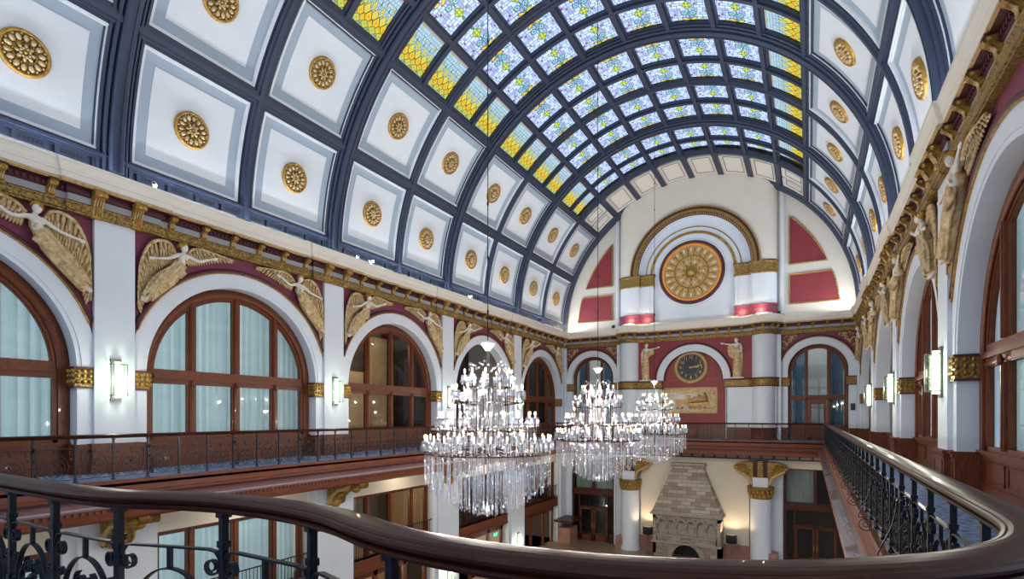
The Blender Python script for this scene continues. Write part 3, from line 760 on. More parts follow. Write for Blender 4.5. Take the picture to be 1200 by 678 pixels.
# maroon wall panels with gold borders either side
def panel_poly(poly, name='red_panel'):
    mb = MB(); y = YE+.10; n = len(poly); cx0 = sum(p[0] for p in poly)/n; cz0 = sum(p[1] for p in poly)/n
    mb.add([(x, y-.04, z) for x, z in poly], [tuple(range(n))], 'red')
    q = [(x, y-.05, z) for x, z in poly]; mb.tube(q+[q[0]], .055, 'gold', 6)
    for i in range(n):
        a, b = Vector(q[i]), Vector(q[(i+1)%n]); L = (b-a).length; k = int(L/.14)
        for j in range(k): mb.ball(a+(b-a)*(j+.5)/k+Vector((0,-.05,0)), .045, 'goldlite', 6, 4)
    return mb.build(name, we)
def arc_pts(xa, xb, r): return [(x, CZ+sqrt(r*r-(x-CX)**2)) for x in [xa+(xb-xa)*i/8 for i in range(9)]]
for s in (-1, 1):
    f = (lambda pts: pts) if s < 0 else (lambda pts: [(2*CX-x, z) for x, z in pts])
    rr_ = 8.6
    xi = -12.93; xo1 = CX-sqrt(rr_**2-(9.78-CZ)**2); xo2 = CX-sqrt(rr_**2-(9.1-CZ)**2); xo3 = CX-sqrt(rr_**2-.3)
    panel_poly(f([(xi, 9.78)]+arc_pts(xo1, xi, rr_)))
    panel_poly(f([(xi, 7.22), (xo3-.12+.0, 7.22)]+[(x, z) for x, z in arc_pts(xo3-.06, xo2, rr_+.05) if 7.3 < z < 9.1]+[(xo2, 9.1), (xi, 9.1)]))
    mb = MB(); mb.box(*sorted((CX+s*5.35, CX+s*5.6)), YE-.1, YE+.15, 6.6, 15.2, 'white'); mb.box(*sorted((CX+s*5.42, CX+s*5.5)), YE-.16, YE-.1, 6.6, 15.2, 'ivory'); mb.build('vertical_moulding', we)
# ------------------------------------------------------------------ sunburst medallion of the end wall
def parts_link(root, d):
    for n, mb in d: mb.build(n, root)
o = empty('wall_medallion', (-7.15, 38.46, 9.98)); tag(o, 'large round gilded sunburst medallion with maroon rim high on the end wall', 'medallion')
rim = MB(); rim.arc(0,0,[(2.0,0),(2.0,-.10),(2.08,-.14),(2.16,-.12),(2.2,0)],0,2*pi,64,'darkmaroon',True)
rim.arc(0,0,[(2.2,0),(2.2,-.03),(2.3,-.05),(2.34,0)],0,2*pi,64,'white',True)
rg_ = MB(); rg_.arc(0,0,[(1.82,0),(1.82,-.10),(1.9,-.13),(2.0,-.10),(2.0,0)],0,2*pi,64,'orange',True)
dk = MB(); dk.arc(0,0,[(0,-.03),(1.84,-.03),(1.84,0),(0,0)],0,2*pi,64,'goldlite')
for i in range(20):
    a = 2*pi*i/20; rot = Matrix.Rotation(-a, 3, 'Y')
    dk.ball((1.58*cos(a),-.06,1.58*sin(a)), (.17,.05,.055), 'skin', 8, 5, rot)
    a += pi/20
    dk.ball((1.45*cos(a),-.05,1.45*sin(a)), (.26,.06,.08), 'gold', 8, 5, Matrix.Rotation(-a,3,'Y'))
    for q in (-.05,.05): dk.ball((1.68*cos(a+q),-.05,1.68*sin(a+q)), .06, 'goldlite', 6, 4)
for i in range(56):
    a = 2*pi*i/56; dk.ball((1.13*cos(a),-.10,1.13*sin(a)), .05, 'gold', 6, 4)
dk.arc(0,0,[(1.07,-.03),(1.07,-.09),(1.11,-.11),(1.18,-.09),(1.18,-.03)],0,2*pi,48,'gold',True)
for i in range(10):
    a = 2*pi*i/10; dk.ball((.76*cos(a),-.07,.76*sin(a)), (.2,.06,.13), 'antique', 8, 5, Matrix.Rotation(-a,3,'Y'))
    a += pi/10; dk.ball((.9*cos(a),-.07,.9*sin(a)), (.10,.05,.07), 'gold', 8, 5, Matrix.Rotation(-a,3,'Y')); dk.ball((.55*cos(a),-.07,.55*sin(a)), (.11,.05,.05), 'goldorn', 8, 5, Matrix.Rotation(-a,3,'Y'))
bs = MB()
bs.arc(0,0,[(.30,-.03),(.30,-.11),(.40,-.11),(.42,-.03)],0,2*pi,32,'goldorn',True)
for i in range(18):
    a = 2*pi*i/18; bs.ball((.42*cos(a),-.09,.42*sin(a)), .045, 'gold', 6, 4)
bs.ball((0,-.05,0),(.28,.10,.28),'gold',16,8); bs.ball((0,-.15,0),.09,'goldlite')
parts_link(o, [('rim', rim), ('inner_ring', rg_), ('rosette', dk), ('boss', bs)])

# ------------------------------------------------------------------ clock
def text_mesh(txt, size, m, ext=.01):
    cu = bpy.data.curves.new('t', 'FONT'); cu.body = txt; cu.size = size; cu.extrude = ext; cu.align_x = 'CENTER'; cu.align_y = 'CENTER'; cu.offset = .006
    ob = bpy.data.objects.new('t', cu); C.objects.link(ob); dg = bpy.context.evaluated_depsgraph_get()
    me = bpy.data.meshes.new_from_object(ob.evaluated_get(dg)); bpy.data.objects.remove(ob); bpy.data.curves.remove(cu)
    me.materials.clear(); me.materials.append(M[m]); me.transform(Matrix.Rotation(pi/2, 4, 'X')); return me
o = empty('wall_clock', (-7.15, 38.40, 3.36)); tag(o, 'large black wall clock with gilt rim and arabic numerals below the white arch', 'clock')
rim = MB(); rim.arc(0,0,[(.92,0),(.92,-.14),(1.0,-.18),(1.06,-.14),(1.14,-.10),(1.14,0)],0,2*pi,56,'goldlite',True)
for i in range(64):
    a = 2*pi*i/64; rim.ball((1.05*cos(a),-.15,1.05*sin(a)), .035, 'antique', 6, 4)
fc = MB(); fc.arc(0,0,[(0,-.06),(.93,-.06),(.93,0),(0,0)],0,2*pi,56,'clock')
fc.arc(0,0,[(.86,-.06),(.86,-.068),(.872,-.068),(.872,-.06)],0,2*pi,56,'goldlite'); fc.arc(0,0,[(.52,-.06),(.52,-.066),(.528,-.066),(.528,-.06)],0,2*pi,56,'goldlite')
parts_link(o, [('rim', rim), ('dial', fc)])
for h in range(1, 13):
    a = pi/2-2*pi*h/12; link('numeral', text_mesh(str(h), .27, 'goldlite'), o, (.70*cos(a), -.075, .70*sin(a)))
def hand_mb(L, w, ang, y):
    m_ = MB(); c, s_ = cos(ang), sin(ang); pts = [(-.16,0),(-.05,w),(.05,w*.7),(L*.55,w*.5),(L*.72,w*1.3),(L,0)]
    poly = pts+[(x,-z) for x,z in pts[::-1][1:-1]]
    m_.prism([(x*c-z*s_, x*s_+z*c) for x,z in poly], y, y+.015, 'goldlite'); return m_
parts_link(o, [('hour_hand', hand_mb(.55,.055,R(5),-.10)), ('minute_hand', hand_mb(.82,.035,R(12),-.13))])

# ------------------------------------------------------------------ locomotive relief panel
o = empty('wall_relief', (-7.2, 38.42, .17)); tag(o, 'gilded rectangular relief panel of a steam train below the clock', 'relief')
W, H = 3.6, 1.8; fr = MB()
for a in ((-W/2,-W/2+.12,0,H),(W/2-.12,W/2,0,H),(-W/2,W/2,0,.12),(-W/2,W/2,H-.12,H)): fr.box(a[0],a[1],-.12,0,a[2],a[3],'goldlite')
for i in range(46):
    x = -W/2+.04+(W-.08)*i/45
    for z in (.05, H-.05): fr.ball((x,-.12,z), .033, 'antique', 6, 4)
for i in range(22):
    z = .06+(H-.12)*i/21
    for x in (-W/2+.05, W/2-.05): fr.ball((x,-.12,z), .033, 'antique', 6, 4)
bg = MB(); bg.box(-W/2+.12,W/2-.12,-.04,0,.12,H-.12,'antique')
def shp(mb, pts, r, m='antique', y=-.07): mb.tube([(x,y,z) for x,z in pts], r, m, 8)
sm = MB()
for i in range(9): shp(sm, [(-1.6,.55+.11*i),(-.9,.68+.085*i),(-.1,.82+.06*i),(.5,1.12+.035*i)], [.05,.05,.035,.02], 'skin', -.045)
for i in range(6): shp(sm, [(-1.62,.2+.05*i),(-.5,.26+.04*i),(1.4,.24+.02*i)], .018, 'skin', -.05)
lo = MB()
lo.tube([(-.1,-.10,.86),(.5,-.12,.95),(1.10,-.14,1.02)], [.16,.20,.24], 'goldlite', 14); lo.tube([(1.10,-.14,1.02),(1.16,-.15,1.03)], [.25,.2], 'gold', 14)
for t in (.2,.5,.8): lo.tube([(-.05+1.1*t,-.11,.86+.15*t),(-.0+1.1*t,-.11,.866+.15*t)], .17+.085*t, 'gold', 14)
lo.tube([(.98,-.16,1.2),(.98,-.16,1.42)], [.06,.09], 'gold', 8); lo.ball((.62,-.16,1.2),.09,'gold'); lo.ball((.3,-.15,1.1),.07,'gold')
lo.box(-.28,.02,-.16,-.04,.72,1.22,'goldlite'); lo.box(-.34,.06,-.18,-.04,1.2,1.27,'gold'); lo.box(-1.0,-.32,-.13,-.04,.66,.98,'goldlite')
lo.prism([(1.1,.42),(1.42,.3),(1.42,.38),(1.1,.72)], -.16,-.05,'goldlite'); lo.box(-.3,1.2,-.14,-.05,.60,.68,'gold')
wh = MB()
for x, r in ((.02,.13),(.32,.15),(.64,.16),(.98,.11),(1.2,.09),(-.55,.1),(-.85,.09)):
    wh.arc(x,.33+r*.6,[(r-.03,-.06),(r-.03,-.15),(r,-.15),(r,-.06)],0,2*pi,18,'gold')
    for k in range(4): a = k*pi/4; wh.tube([(x-cos(a)*r*.9,-.10,.33+r*.6-sin(a)*r*.9),(x+cos(a)*r*.9,-.10,.33+r*.6+sin(a)*r*.9)], .012, 'gold', 4)
wl = MB()
wl.arc(1.42,1.42,[(.10,-.04),(.10,-.09),(.14,-.09),(.14,-.04)],0,2*pi,18,'goldlite')
for k in range(8): a = k*pi/4; wl.ball((1.42+.14*cos(a),-.07,1.42+.14*sin(a)),.045,'antique',6,4)
parts_link(o, [('frame', fr), ('background', bg), ('smoke', sm), ('locomotive', lo), ('wheels', wh), ('wreath', wl)])

# ------------------------------------------------------------------ the two robed statues
def statue(arm_side, label, x, z0):
    """robed woman standing, one arm stretched out level to the side"""
    s = arm_side; o = empty('robed_statue', (x, 37.98, z0)); b = MB(); H = 2.70; k = H/7.2
    head(b, (.04*s, -.05, 6.72*k), .36*k, (s*.75,-.65,-.02))
    limb(b, [(0,0,6.45*k),(0,0,6.15*k)], [.16*k,.17*k]); limb(b, [(-.48*k,0,5.92*k),(0,0,6.0*k),(.48*k,0,5.92*k)], [.24*k,.30*k,.24*k])
    limb(b, [(0,0,5.7*k),(0,0,5.1*k),(0,0,4.5*k)], [.42*k,.38*k,.40*k])
    limb(b, [(s*.5*k,0,5.92*k),(s*1.25*k,-.1*k,5.98*k)], [.21*k,.17*k]); limb(b, [(s*1.25*k,-.1*k,5.98*k),(s*2.15*k,-.25*k,6.2*k)], [.16*k,.10*k])
    hand(b, (s*2.15*k,-.25*k,6.2*k), (s,-.2,.2), 1.35)
    limb(b, [(-s*.5*k,0,5.92*k),(-s*.78*k,0,5.2*k),(-s*.7*k,-.35*k,4.65*k)], [.20*k,.17*k,.15*k])
    if s > 0: limb(b, [(-s*.78*k,0,4.8*k),(-s*.8*k,-.1*k,4.0*k)], [.15*k,.10*k]); hand(b, (-s*.8*k,-.12*k,4.0*k), (0,-.1,-1), 1.3)
    else: limb(b, [(-s*.7*k,-.35*k,4.65*k),(0,-.55*k,4.75*k)], [.15*k,.10*k]); hand(b, (-s*.05*k,-.55*k,4.75*k), (s,0,.1), 1.3)
    link('figure', remesh('statue_figure', b, .022, 2), o)
    hair((.04*s,-.02,6.74*k), .38*k, (s*.75,-.65,-.02), m='goldlite').build('hair', o)
    d = MB()
    prof = [(0,.02,.62*k),(0,.5*k,.60*k),(0,1.6*k,.55*k),(0,2.8*k,.55*k),(0,3.8*k,.56*k),(0,4.4*k,.46*k),(0,5.0*k,.46*k),(0,5.55*k,.50*k)]
    for i in range(len(prof)-1):
        for t in (0,.5):
            z = prof[i][1]*(1-t)+prof[i+1][1]*t; r = prof[i][2]*(1-t)+prof[i+1][2]*t; d.ball((0,0,z+.1),(r,r*.72,.42*k),'antique',14,6)
    for i in range(13):
        a = pi+pi*i/12; w_ = .56*k
        d.tube([(w_*cos(a)*1.12,w_*sin(a)*.8,.05),(w_*cos(a)*1.02,w_*sin(a)*.78,1.5*k),(w_*cos(a)*.98,w_*sin(a)*.76,3.2*k),(w_*cos(a)*.72,w_*sin(a)*.72,4.5*k)], [.05,.042,.04,.03], 'antique', 6)
    d.tube([(-.45*k,-.3*k,4.55*k),(0,-.42*k,4.5*k),(.45*k,-.3*k,4.55*k)], .05, 'antique', 6)
    d.tube([(-s*.5*k,-.2*k,5.9*k),(0,-.42*k,5.3*k),(s*.45*k,-.3*k,4.7*k)], [.07,.08,.07], 'antique', 6)
    # cloak hanging from the arm
    for i in range(6):
        x0 = s*(.55+.16*i)*k; d.tube([(x0,.05,5.85*k),(x0*1.05,.04,5.0*k),(x0*.98,.04,(4.5 if s>0 else 3.3)*k+.3*k*(i%2)+(.12*i*k))], [.07,.075,.04], 'antique', 6)
    d.tube([(-s*.6*k,.06,5.8*k),(-s*.75*k,.08,4.2*k),(-s*.72*k,.08,2.4*k),(-s*.62*k,.05,.4*k)], [.08,.09,.09,.06], 'antique', 8)
    link('robe', remesh('statue_robe', d, .028, 1), o)
    f = MB(); f.box(-.42,.42,-.26,.14,-.0,.07,'skin')
    for q in (-1,1): f.ball((q*.13,-.27,.10),(.06,.12,.05),'skin',8,5)
    f.build('base', o)
    return tag(o, label, 'statue', 'robed statues beside the clock')
statue(1, 'gilded robed woman statue left of the clock, arm stretched right', -10.18, 2.48)
statue(-1, 'gilded robed woman statue right of the clock, arm stretched left', -4.15, 2.48)

# ------------------------------------------------------------------ vault
ce = empty('ceiling', (CX, 0, CZ)); ce['kind'] = 'structure'
RS = 9.80
sh = MB()
def shell(mb, y0, y1, a0, a1, m, r=RS+.05, n=10):
    mb.strip([[(r*cos(R(a0+(a1-a0)*i/n)), y0, r*sin(R(a0+(a1-a0)*i/n))) for i in range(n+1)], [(r*cos(R(a0+(a1-a0)*i/n)), y1, r*sin(R(a0+(a1-a0)*i/n))) for i in range(n+1)]], m, True)
for a0, a1 in ((0,44.2),(135.8,180)): shell(sh, -.8, YE+.2, a0, a1, 'blue', n=16); shell(sh, -.8, YE+.2, a0, a1, 'greyblk', RS+.35, 16)
YC = P[4]+3.87
shell(sh, YC, YE+.2, 44, 136, 'blue', n=30); shell(sh, YC, YE+.2, 44, 136, 'greyblk', RS+.35, n=30)
sh.build('vault_shell', ce)
def csec(mb, y0, y1, a0, a1, r0, r1, m, n=8):
    """curved box between radii r0 (room side) and r1"""
    mb.arc(0, 0, [(r0,y0),(r0,y1),(r1,y1),(r1,y0)], R(a0), R(a1), n, m)
def coffer_mesh(L, A, cream='panel'):
    mb = MB(); h, a = L/2, A/2
    ms = .09; md = degrees(ms/RS)
    for y0,y1,a0,a1 in ((-h,h,-a,-a+md),(-h,h,a-md,a),(-h,-h+ms,-a+md,a-md),(h-ms,h,-a+md,a-md)): csec(mb, y0,y1,a0,a1, RS-.07, RS+.04, cream)
    for y0,y1,a0,a1 in ((-h+.015,h-.015,-a,-a+md*.5),(-h+.015,h-.015,a-md*.5,a)): csec(mb, y0,y1,a0,a1, RS-.10, RS, cream)
    for y0,y1 in ((-h,-h+ms*.5),(h-ms*.5,h)): csec(mb, y0,y1,-a,a, RS-.10, RS, cream)
    bw = .30; bd = degrees(bw/RS)
    csec(mb, -h+ms,h-ms,-a+md,a-md, RS, RS+.03, 'band')
    csec(mb, -h+ms+bw,h-ms-bw,-a+md+bd,a-md-bd, RS-.012, RS+.02, cream)
    return mb.mesh('coffer_panel')
cof = coffer_mesh(3.2, 18.9)
def vlink(name, me, parent, ang, y, top=False):
    """mesh built around angle 0 turned to vault angle ang (degrees)"""
    o = bpy.data.objects.new(name, me); C.objects.link(o)
    o.location = (0, y, 0) if parent else (CX, y, CZ); o.rotation_euler = (0, -R(ang), 0)
    if parent: o.parent = parent
    return o
rows_ = [(12.4,'lower','right'),(34.3,'upper','right'),(145.7,'upper','left'),(167.6,'lower','left')]
ros = MB()
ros.lathe([(0,.03),(.43,.03)], (0,0,0), 'goldorn', 32); ros.lathe([(.43,.03),(.45,.09),(.49,.10),(.52,.06),(.53,0)], (0,0,0), 'gold', 32)
for i in range(14):
    a = 2*pi*i/14; ros.ball((.33*cos(a),.33*sin(a),.065), (.085,.06,.05), 'antique', 8, 5, Matrix.Rotation(a,3,'Z')); ros.ball((.41*cos(a+pi/14),.41*sin(a+pi/14),.07), .03, 'goldlite', 6, 4)
for i in range(28):
    a = 2*pi*i/28; ros.ball((.235*cos(a),.235*sin(a),.08), .02, 'gold', 6, 4)
ros2 = MB()
for i in range(8):
    a = 2*pi*i/8; ros2.ball((.15*cos(a),.15*sin(a),.08), (.06,.04,.05), 'goldlite', 8, 5, Matrix.Rotation(a,3,'Z'))
    a += pi/8; ros2.ball((.09*cos(a),.09*sin(a),.10), .035, 'antique', 6, 4)
ros2.ball((0,0,.11), .045, 'gold', 8, 5)
ros_me = ros.mesh('rosette_ring'); ros2_me = ros2.mesh('rosette_centre')
cnt = {}
for ang, rown, side in rows_:
    for k in range(5):
        for j, dy in enumerate((2.02, 5.76)):
            y = P[k]+dy; vlink('coffer_panel', cof, ce, ang, y)
            px, pz = CX+RS*cos(R(ang)), CZ+RS*sin(R(ang))
            if not seen(px, y, pz, 25): continue
            idx = cnt.setdefault((rown, side), 0); cnt[(rown, side)] += 1
            o = empty('ceiling_rosette', (CX+(RS-.01)*cos(R(ang)), y, CZ+(RS-.01)*sin(R(ang))))
            o.rotation_euler = (0, atan2(-cos(R(ang)), -sin(R(ang))), 0)
            link('rosette_ring', ros_me, o); link('rosette_centre', ros2_me, o)
            tag(o, 'round gilt rosette, %s from the near end, %s row of %s vault' % (ORD[idx], rown, side), 'rosette', 'gilt rosettes of the vault')
# ribs
def rib(y0, prof, name):
    mb = MB(); mb.arc(0, 0, [(r, y) for y, r in prof], 0, pi, 72, 'blue'); mb.build(name, ce, (0, y0, 0))
big = [(-.5,RS+.06),(-.5,9.75),(-.43,9.75),(-.43,9.69),(-.36,9.68),(-.345,9.77),(-.32,9.77),(-.305,9.64),(-.27,9.60),(-.235,9.60),(-.22,9.72),(-.195,9.72),(-.18,9.54),(-.13,9.49),(-.05,9.48),(-.04,9.51),(.04,9.51),(.05,9.48),(.13,9.49),(.18,9.54),(.195,9.72),(.22,9.72),(.235,9.60),(.27,9.60),(.305,9.64),(.32,9.77),(.345,9.77),(.36,9.68),(.43,9.69),(.43,9.75),(.5,9.75),(.5,RS+.06)]
small = [(-.26,RS+.06),(-.26,9.74),(-.19,9.74),(-.17,9.68),(-.09,9.66),(-.07,9.60),(.07,9.60),(.09,9.66),(.17,9.68),(.19,9.74),(.26,9.74),(.26,RS+.06)]
for k in range(5): rib(P[k], big, 'main_rib'); rib(P[k]+3.88, small, 'minor_rib')
rib(YE-.30, [(-.42,RS+.1),(-.42,9.74),(-.34,9.70),(-.30,9.62),(-.2,9.6),(-.16,9.52),(0,9.50),(.1,9.52),(.12,9.6),(.3,9.62),(.45,9.62),(.45,RS+.1)], 'end_rib')
pr = MB()
for a in (2.2, 23.35, 44.7, 135.3, 156.65, 177.8):
    wd = 1.55 if 10 < a < 170 else .7
    csec(pr, -.8, YE, a-wd, a+wd, 9.73, RS+.05, 'blue', 2); csec(pr, -.8, YE, a-wd*.65, a+wd*.65, 9.67, 9.75, 'blue', 2); csec(pr, -.8, YE, a-wd*.3, a+wd*.3, 9.60, 9.70, 'blue', 2)
pr.build('longitudinal_rib', ce)
# vent frieze at the spring line
for s in (0, 1):
    vm = MB(); fm = MB()
    for k in range(5):
        for j in range(8):
            y = P[k]+.95+j*.834; a0, a1 = (.55, 1.15) if not s else (178.85, 179.45)
            csec(fm, y-.36, y+.36, (.3 if not s else 178.5), (1.5 if not s else 179.7), 9.745, RS+.05, 'blue', 1)
            for q in range(6): csec(vm, y-.25+q*.085, y-.25+q*.085+.06, a0, a1, 9.738, 9.76, 'black', 1)
    fm.build('vent_frame', ce); vm.build('vent_grille', ce)

# ------------------------------------------------------------------ stained glass
def lerp(a, b, t): return tuple(x+(y-x)*t for x, y in zip(a, b))
def hsh(i, j, k=0):
    x = sin(i*127.1+j*311.7+k*74.7)*43758.5453; return x-math.floor(x)
LEAD = (.03,.04,.06)
def blue_col(u, v):
    """u 0..1 away from the base edge (along the hall), v across -.5...5"""
    av = abs(v); u = u-.04
    def oval(cu, cv, ru, rv, rot=0):
        du, dv = u-cu, av-cv; c_, s_ = cos(rot), sin(rot); x, y = du*c_+dv*s_, -du*s_+dv*c_
        return math.hypot(x/ru, y/rv)
    for cu, cv, ru, rv, rot in ((.06,.27,.05,.10,.2),(.12,.10,.05,.12,-.6)):
        q = oval(cu, cv, ru, rv, rot)
        if q < 1: return (.80,.50,.05) if q < .72 else LEAD
    q = oval(.08, 0, .10, .075)
    if q < 1: return (.12,.36,.05) if q < .8 else LEAD
    q = abs(u-.66)/.15+av/.13
    if q < 1.12:
        if q > 1.0: return LEAD
        if abs(abs(u-.66)-.05) < .010 or abs(av-.04) < .010: return (.10,.22,.03)
        return (.66,.62,.08) if q < .75 else (.40,.48,.06)
    q = math.hypot((u-.36)/.075, (av-.11)/.075)
    if q < 1.2:
        if q > .85: return (.02,.14,.12)
        if q < .45: return (.06,.32,.28)
        return (.42,.52,.62)
    if av < .014 and .14 < u < .52: return (.03,.20,.13)
    if abs(u-.86) < .05 and av < .03: return (.05,.25,.12)
    W = 9; row = math.floor(u*W*1.2); off = hsh(row, 3); fu = u*W*1.2-row; cv_ = (v+.5)*W*.8+off; col = math.floor(cv_); fv = cv_-col
    h = hsh(row, col, 1)
    if h > .6 and fv > .5: col += .5
    if fu < .13 or fv < .11 or (h > .6 and abs(fv-.5) < .05): return (.16,.18,.27)
    h2 = hsh(row, col, 5); q = max(abs(fu-.55), abs(fv-.55))
    if h2 > .96 and q < .28: return (.18,.02,.10)
    if h2 < .05 and q < .3: return (.02,.24,.20)
    base = lerp((.44,.51,.71), (.70,.74,.89), hsh(row, col, 2))
    if hsh(row, col, 9) > .85: base = (.40,.38,.58)
    return base
def yel_col(u, v):
    """u 0 at the outer (low) edge to 1 towards the crown, v across"""
    if u < .055: return (.52,.13,.03) if (v*14) % 1 > .15 else (.2,.05,.02)
    if u > .95: return (.36,.25,.17)
    W = 4.0; c = (v+.5)*W; f = abs((c % 1)-.5)*2
    for cu, h, wd, colr, half in ((.13,.10,1.0,(.45,.50,.08),0),(.19,.12,.9,(.70,.36,.03),1),(.29,.15,.85,(.74,.44,.03),0),(.40,.15,.8,(.72,.50,.06),1),(.53,.14,.5,(.60,.52,.10),0)):
        q = abs(u-cu)/h+(1-f if half else f)/wd
        if q < 1:
            if q > .84: return (.08,.10,.015)
            if q < .28: return (.75,.25,.03) if half == 0 else (.55,.50,.08)
            return colr
    q = abs(u-.72)/.08+f/.16
    if q < 1: return (.36,.40,.04) if q < .6 else LEAD
    q = abs(u-.64)/.10+(1-f)/.16
    if q < 1: return (.03,.20,.08)
    r_ = math.floor(u*13); x = v*12+(.5 if r_ % 2 else 0); fx = abs((x % 1)-.5); fy = u*13-r_
    if fx > .42 or fy < .16+fx*.2: return (.20,.27,.26)
    g = hsh(r_, math.floor(x), 4)
    if u < .5: return (.40,.46,.16) if g > .4 else (.42,.50,.40)
    return lerp((.38,.50,.46), (.46,.52,.66), g) if g > .2 else (.42,.48,.22)
def pane_mesh(kind, L, A, n=110):
    me = bpy.data.meshes.new(kind); vs, fs, cols = [], [], []
    for i in range(n+1):
        for j in range(n+1):
            y = -L/2+L*i/n; a = R(-A/2+A*j/n); vs.append((9.80*cos(a), y, 9.80*sin(a)))
    for i in range(n):
        for j in range(n): fs.append((i*(n+1)+j, (i+1)*(n+1)+j, (i+1)*(n+1)+j+1, i*(n+1)+j+1))
    me.from_pydata(vs, [], fs); me.materials.append(M['stained'])
    at = me.color_attributes.new('tint', 'FLOAT_COLOR', 'POINT'); buf = []
    for i in range(n+1):
        for j in range(n+1):
            a, b = i/n, j/n
            if kind == 'blue_pane': c = blue_col(a, b-.5)
            elif kind == 'blue_pane_flip': c = blue_col(1-a, b-.5)
            else: c = yel_col(b, a-.5)
            buf += [*c, 1]
    at.data.foreach_set('color', buf); return me
PA = [pane_mesh('blue_pane', 1.5, 9.5), pane_mesh('blue_pane_flip', 1.5, 9.5)]; PYm = pane_mesh('amber', 1.5, 9.9)
pan_cream = coffer_mesh(3.05, 8.9, 'crown')
def endpanel(L, A):
    mb = MB(); h, a = L/2, A/2
    csec(mb,-h,h,-a,a,RS-.02,RS+.04,'crown'); md = .5
    for k, m in ((0,'crown'),):
        for y0,y1,a0,a1 in ((-h,h,-a,-a+md),(-h,h,a-md,a),(-h,-h+.08,-a,a),(h-.08,h,-a,a)): csec(mb,y0,y1,a0,a1,RS-.07,RS,m)
    for y0,y1,a0,a1 in ((-h+.22,h-.22,-a+1.3,-a+1.45),(-h+.22,h-.22,a-1.45,a-1.3),(-h+.22,-h+.25,-a+1.3,a-1.3),(h-.25,h-.22,-a+1.3,a-1.3)): csec(mb,y0,y1,a0,a1,RS-.04,RS,'blue')
    return mb.mesh('cream_panel')
ep1, ep2 = endpanel(2.7, 9.2), endpanel(1.25, 8.9)
for k in range(5):
    o = empty('stained_glass_skylight', (CX, P[k], CZ+9.8))
    tag(o, 'bay of blue and amber stained glass in the vault crown, %s from the near end' % ORD[k], 'skylight', 'stained glass bays of the vault')
    bars = MB(); yb = [.98, 2.83, 4.91, 6.76]
    yb = [P_ for P_ in (1.18, 3.0, 4.76, 6.58)]
    half = 2 if k == 4 else 4
    y_end = 3.88 if k == 4 else 7.74
    for a in [45, 56.5]+[56.5+11.17*i for i in range(1, 6)]+[123.5, 135]:
        w_ = 1.05 if a not in (45, 135) else .9
        bars.arc(0, -9.8, [(9.72,0),(9.72,y_end),(RS+.04,y_end),(RS+.04,0)], R(a-w_), R(a+w_), 1, 'blue')
        bars.arc(0, -9.8, [(9.64,0),(9.64,y_end),(9.74,y_end),(9.74,0)], R(a-w_*.5), R(a+w_*.5), 1, 'blue')
    for y in [2.09, 5.67][: 1 if k == 4 else 2]:
        bars.arc(0, -9.8, [(9.72,y-.18),(9.72,y+.18),(RS+.04,y+.18),(RS+.04,y-.18)], R(44), R(136), 48, 'blue')
        bars.arc(0, -9.8, [(9.64,y-.09),(9.64,y+.09),(9.74,y+.09),(9.74,y-.09)], R(44), R(136), 48, 'blue')
    bars.build('glazing_bar', o)
    def pl_(me, ang, y, nm):
        q = bpy.data.objects.new(nm, me); C.objects.link(q); q.parent = o; q.location = (0, y, -9.8); q.rotation_euler = (0, -R(ang), 0); return q
    for j in range(half):
        y = yb[j]
        for i in range(6): pl_(PA[j % 2], 56.5+11.17*(i+.5), y, 'blue_glass_pane')
        pl_(PYm, 50.6, y, 'amber_glass_pane')
        q = pl_(PYm, 0, y, 'amber_glass_pane'); q.rotation_euler = (0, R(50.6), 0); q.scale = (-1, 1, 1)
    if k == 4:
        for i in range(6): vlink('cream_panel', ep1, ce, 56.5+11.17*(i+.5), P[4]+5.85)
        for a in (50.6, 129.4):
            for y in (5.1, 6.6): vlink('cream_panel', ep2, ce, a, P[4]+y)
mb = MB()
for i in range(7): a = 56.5+11.17*i; csec(mb, YC, YE-.6, a-1.05, a+1.05, 9.66, RS+.04, 'blue', 1)
for a in (45.2, 134.8): csec(mb, YC, YE-.6, a-.9, a+.9, 9.66, RS+.04, 'blue', 1)
mb.build('crown_rib', ce)

# ------------------------------------------------------------------ balconies
def slab(name, path, extra):
    """floor edge fascia swept along the rail line; + = towards the open hall"""
    mb = MB()
    layers = [('woodh', [(-.3,-1.56),(.10,-1.56),(.12,-1.58),(.12,-1.64),(.09,-1.66),(.09,-1.86),(.12,-1.88),(.12,-1.94)]),
              ('woodd', [(.12,-1.94),(.17,-1.99),(.17,-2.02)]),
              ('ledge', [(.14,-2.0),(.34,-2.03)]), ('woodh', [(.34,-2.03),(.36,-2.05),(.36,-2.10),(.30,-2.11),(.30,-2.12),(.29,-2.15),(.28,-2.17)]),
              ('woodd', [(.28,-2.17),(.28,-2.24)]),
              ('woodh', [(.28,-2.24),(.25,-2.26),(.25,-2.46),(.20,-2.50),(-.25,-2.50)])]
    for m, pr in layers: mb.strip(offset_rows(path, pr), m)
    o = mb.build(name); o['kind'] = 'structure'; return o
def dentils(parent, pts):
    mb = MB()
    for (x0,y0),(x1,y1) in zip(pts[:-1], pts[1:]):
        L = math.hypot(x1-x0,y1-y0); n = int(L/.14); dx, dy = (x1-x0)/L, (y1-y0)/L; nx, ny = dy, -dx
        for i in range(n):
            c = (x0+dx*(i+.5)*L/n, y0+dy*(i+.5)*L/n); a = [(c[0]+dx*s*.035+nx*t, c[1]+dy*s*.035+ny*t) for s,t in ((-1,.27),(1,.27),(1,.33),(-1,.33))]
            mb.prism([(p[0],p[1]) for p in a], -2.24, -2.18, 'woodh', 'z')
    mb.build('dentil_course', parent)
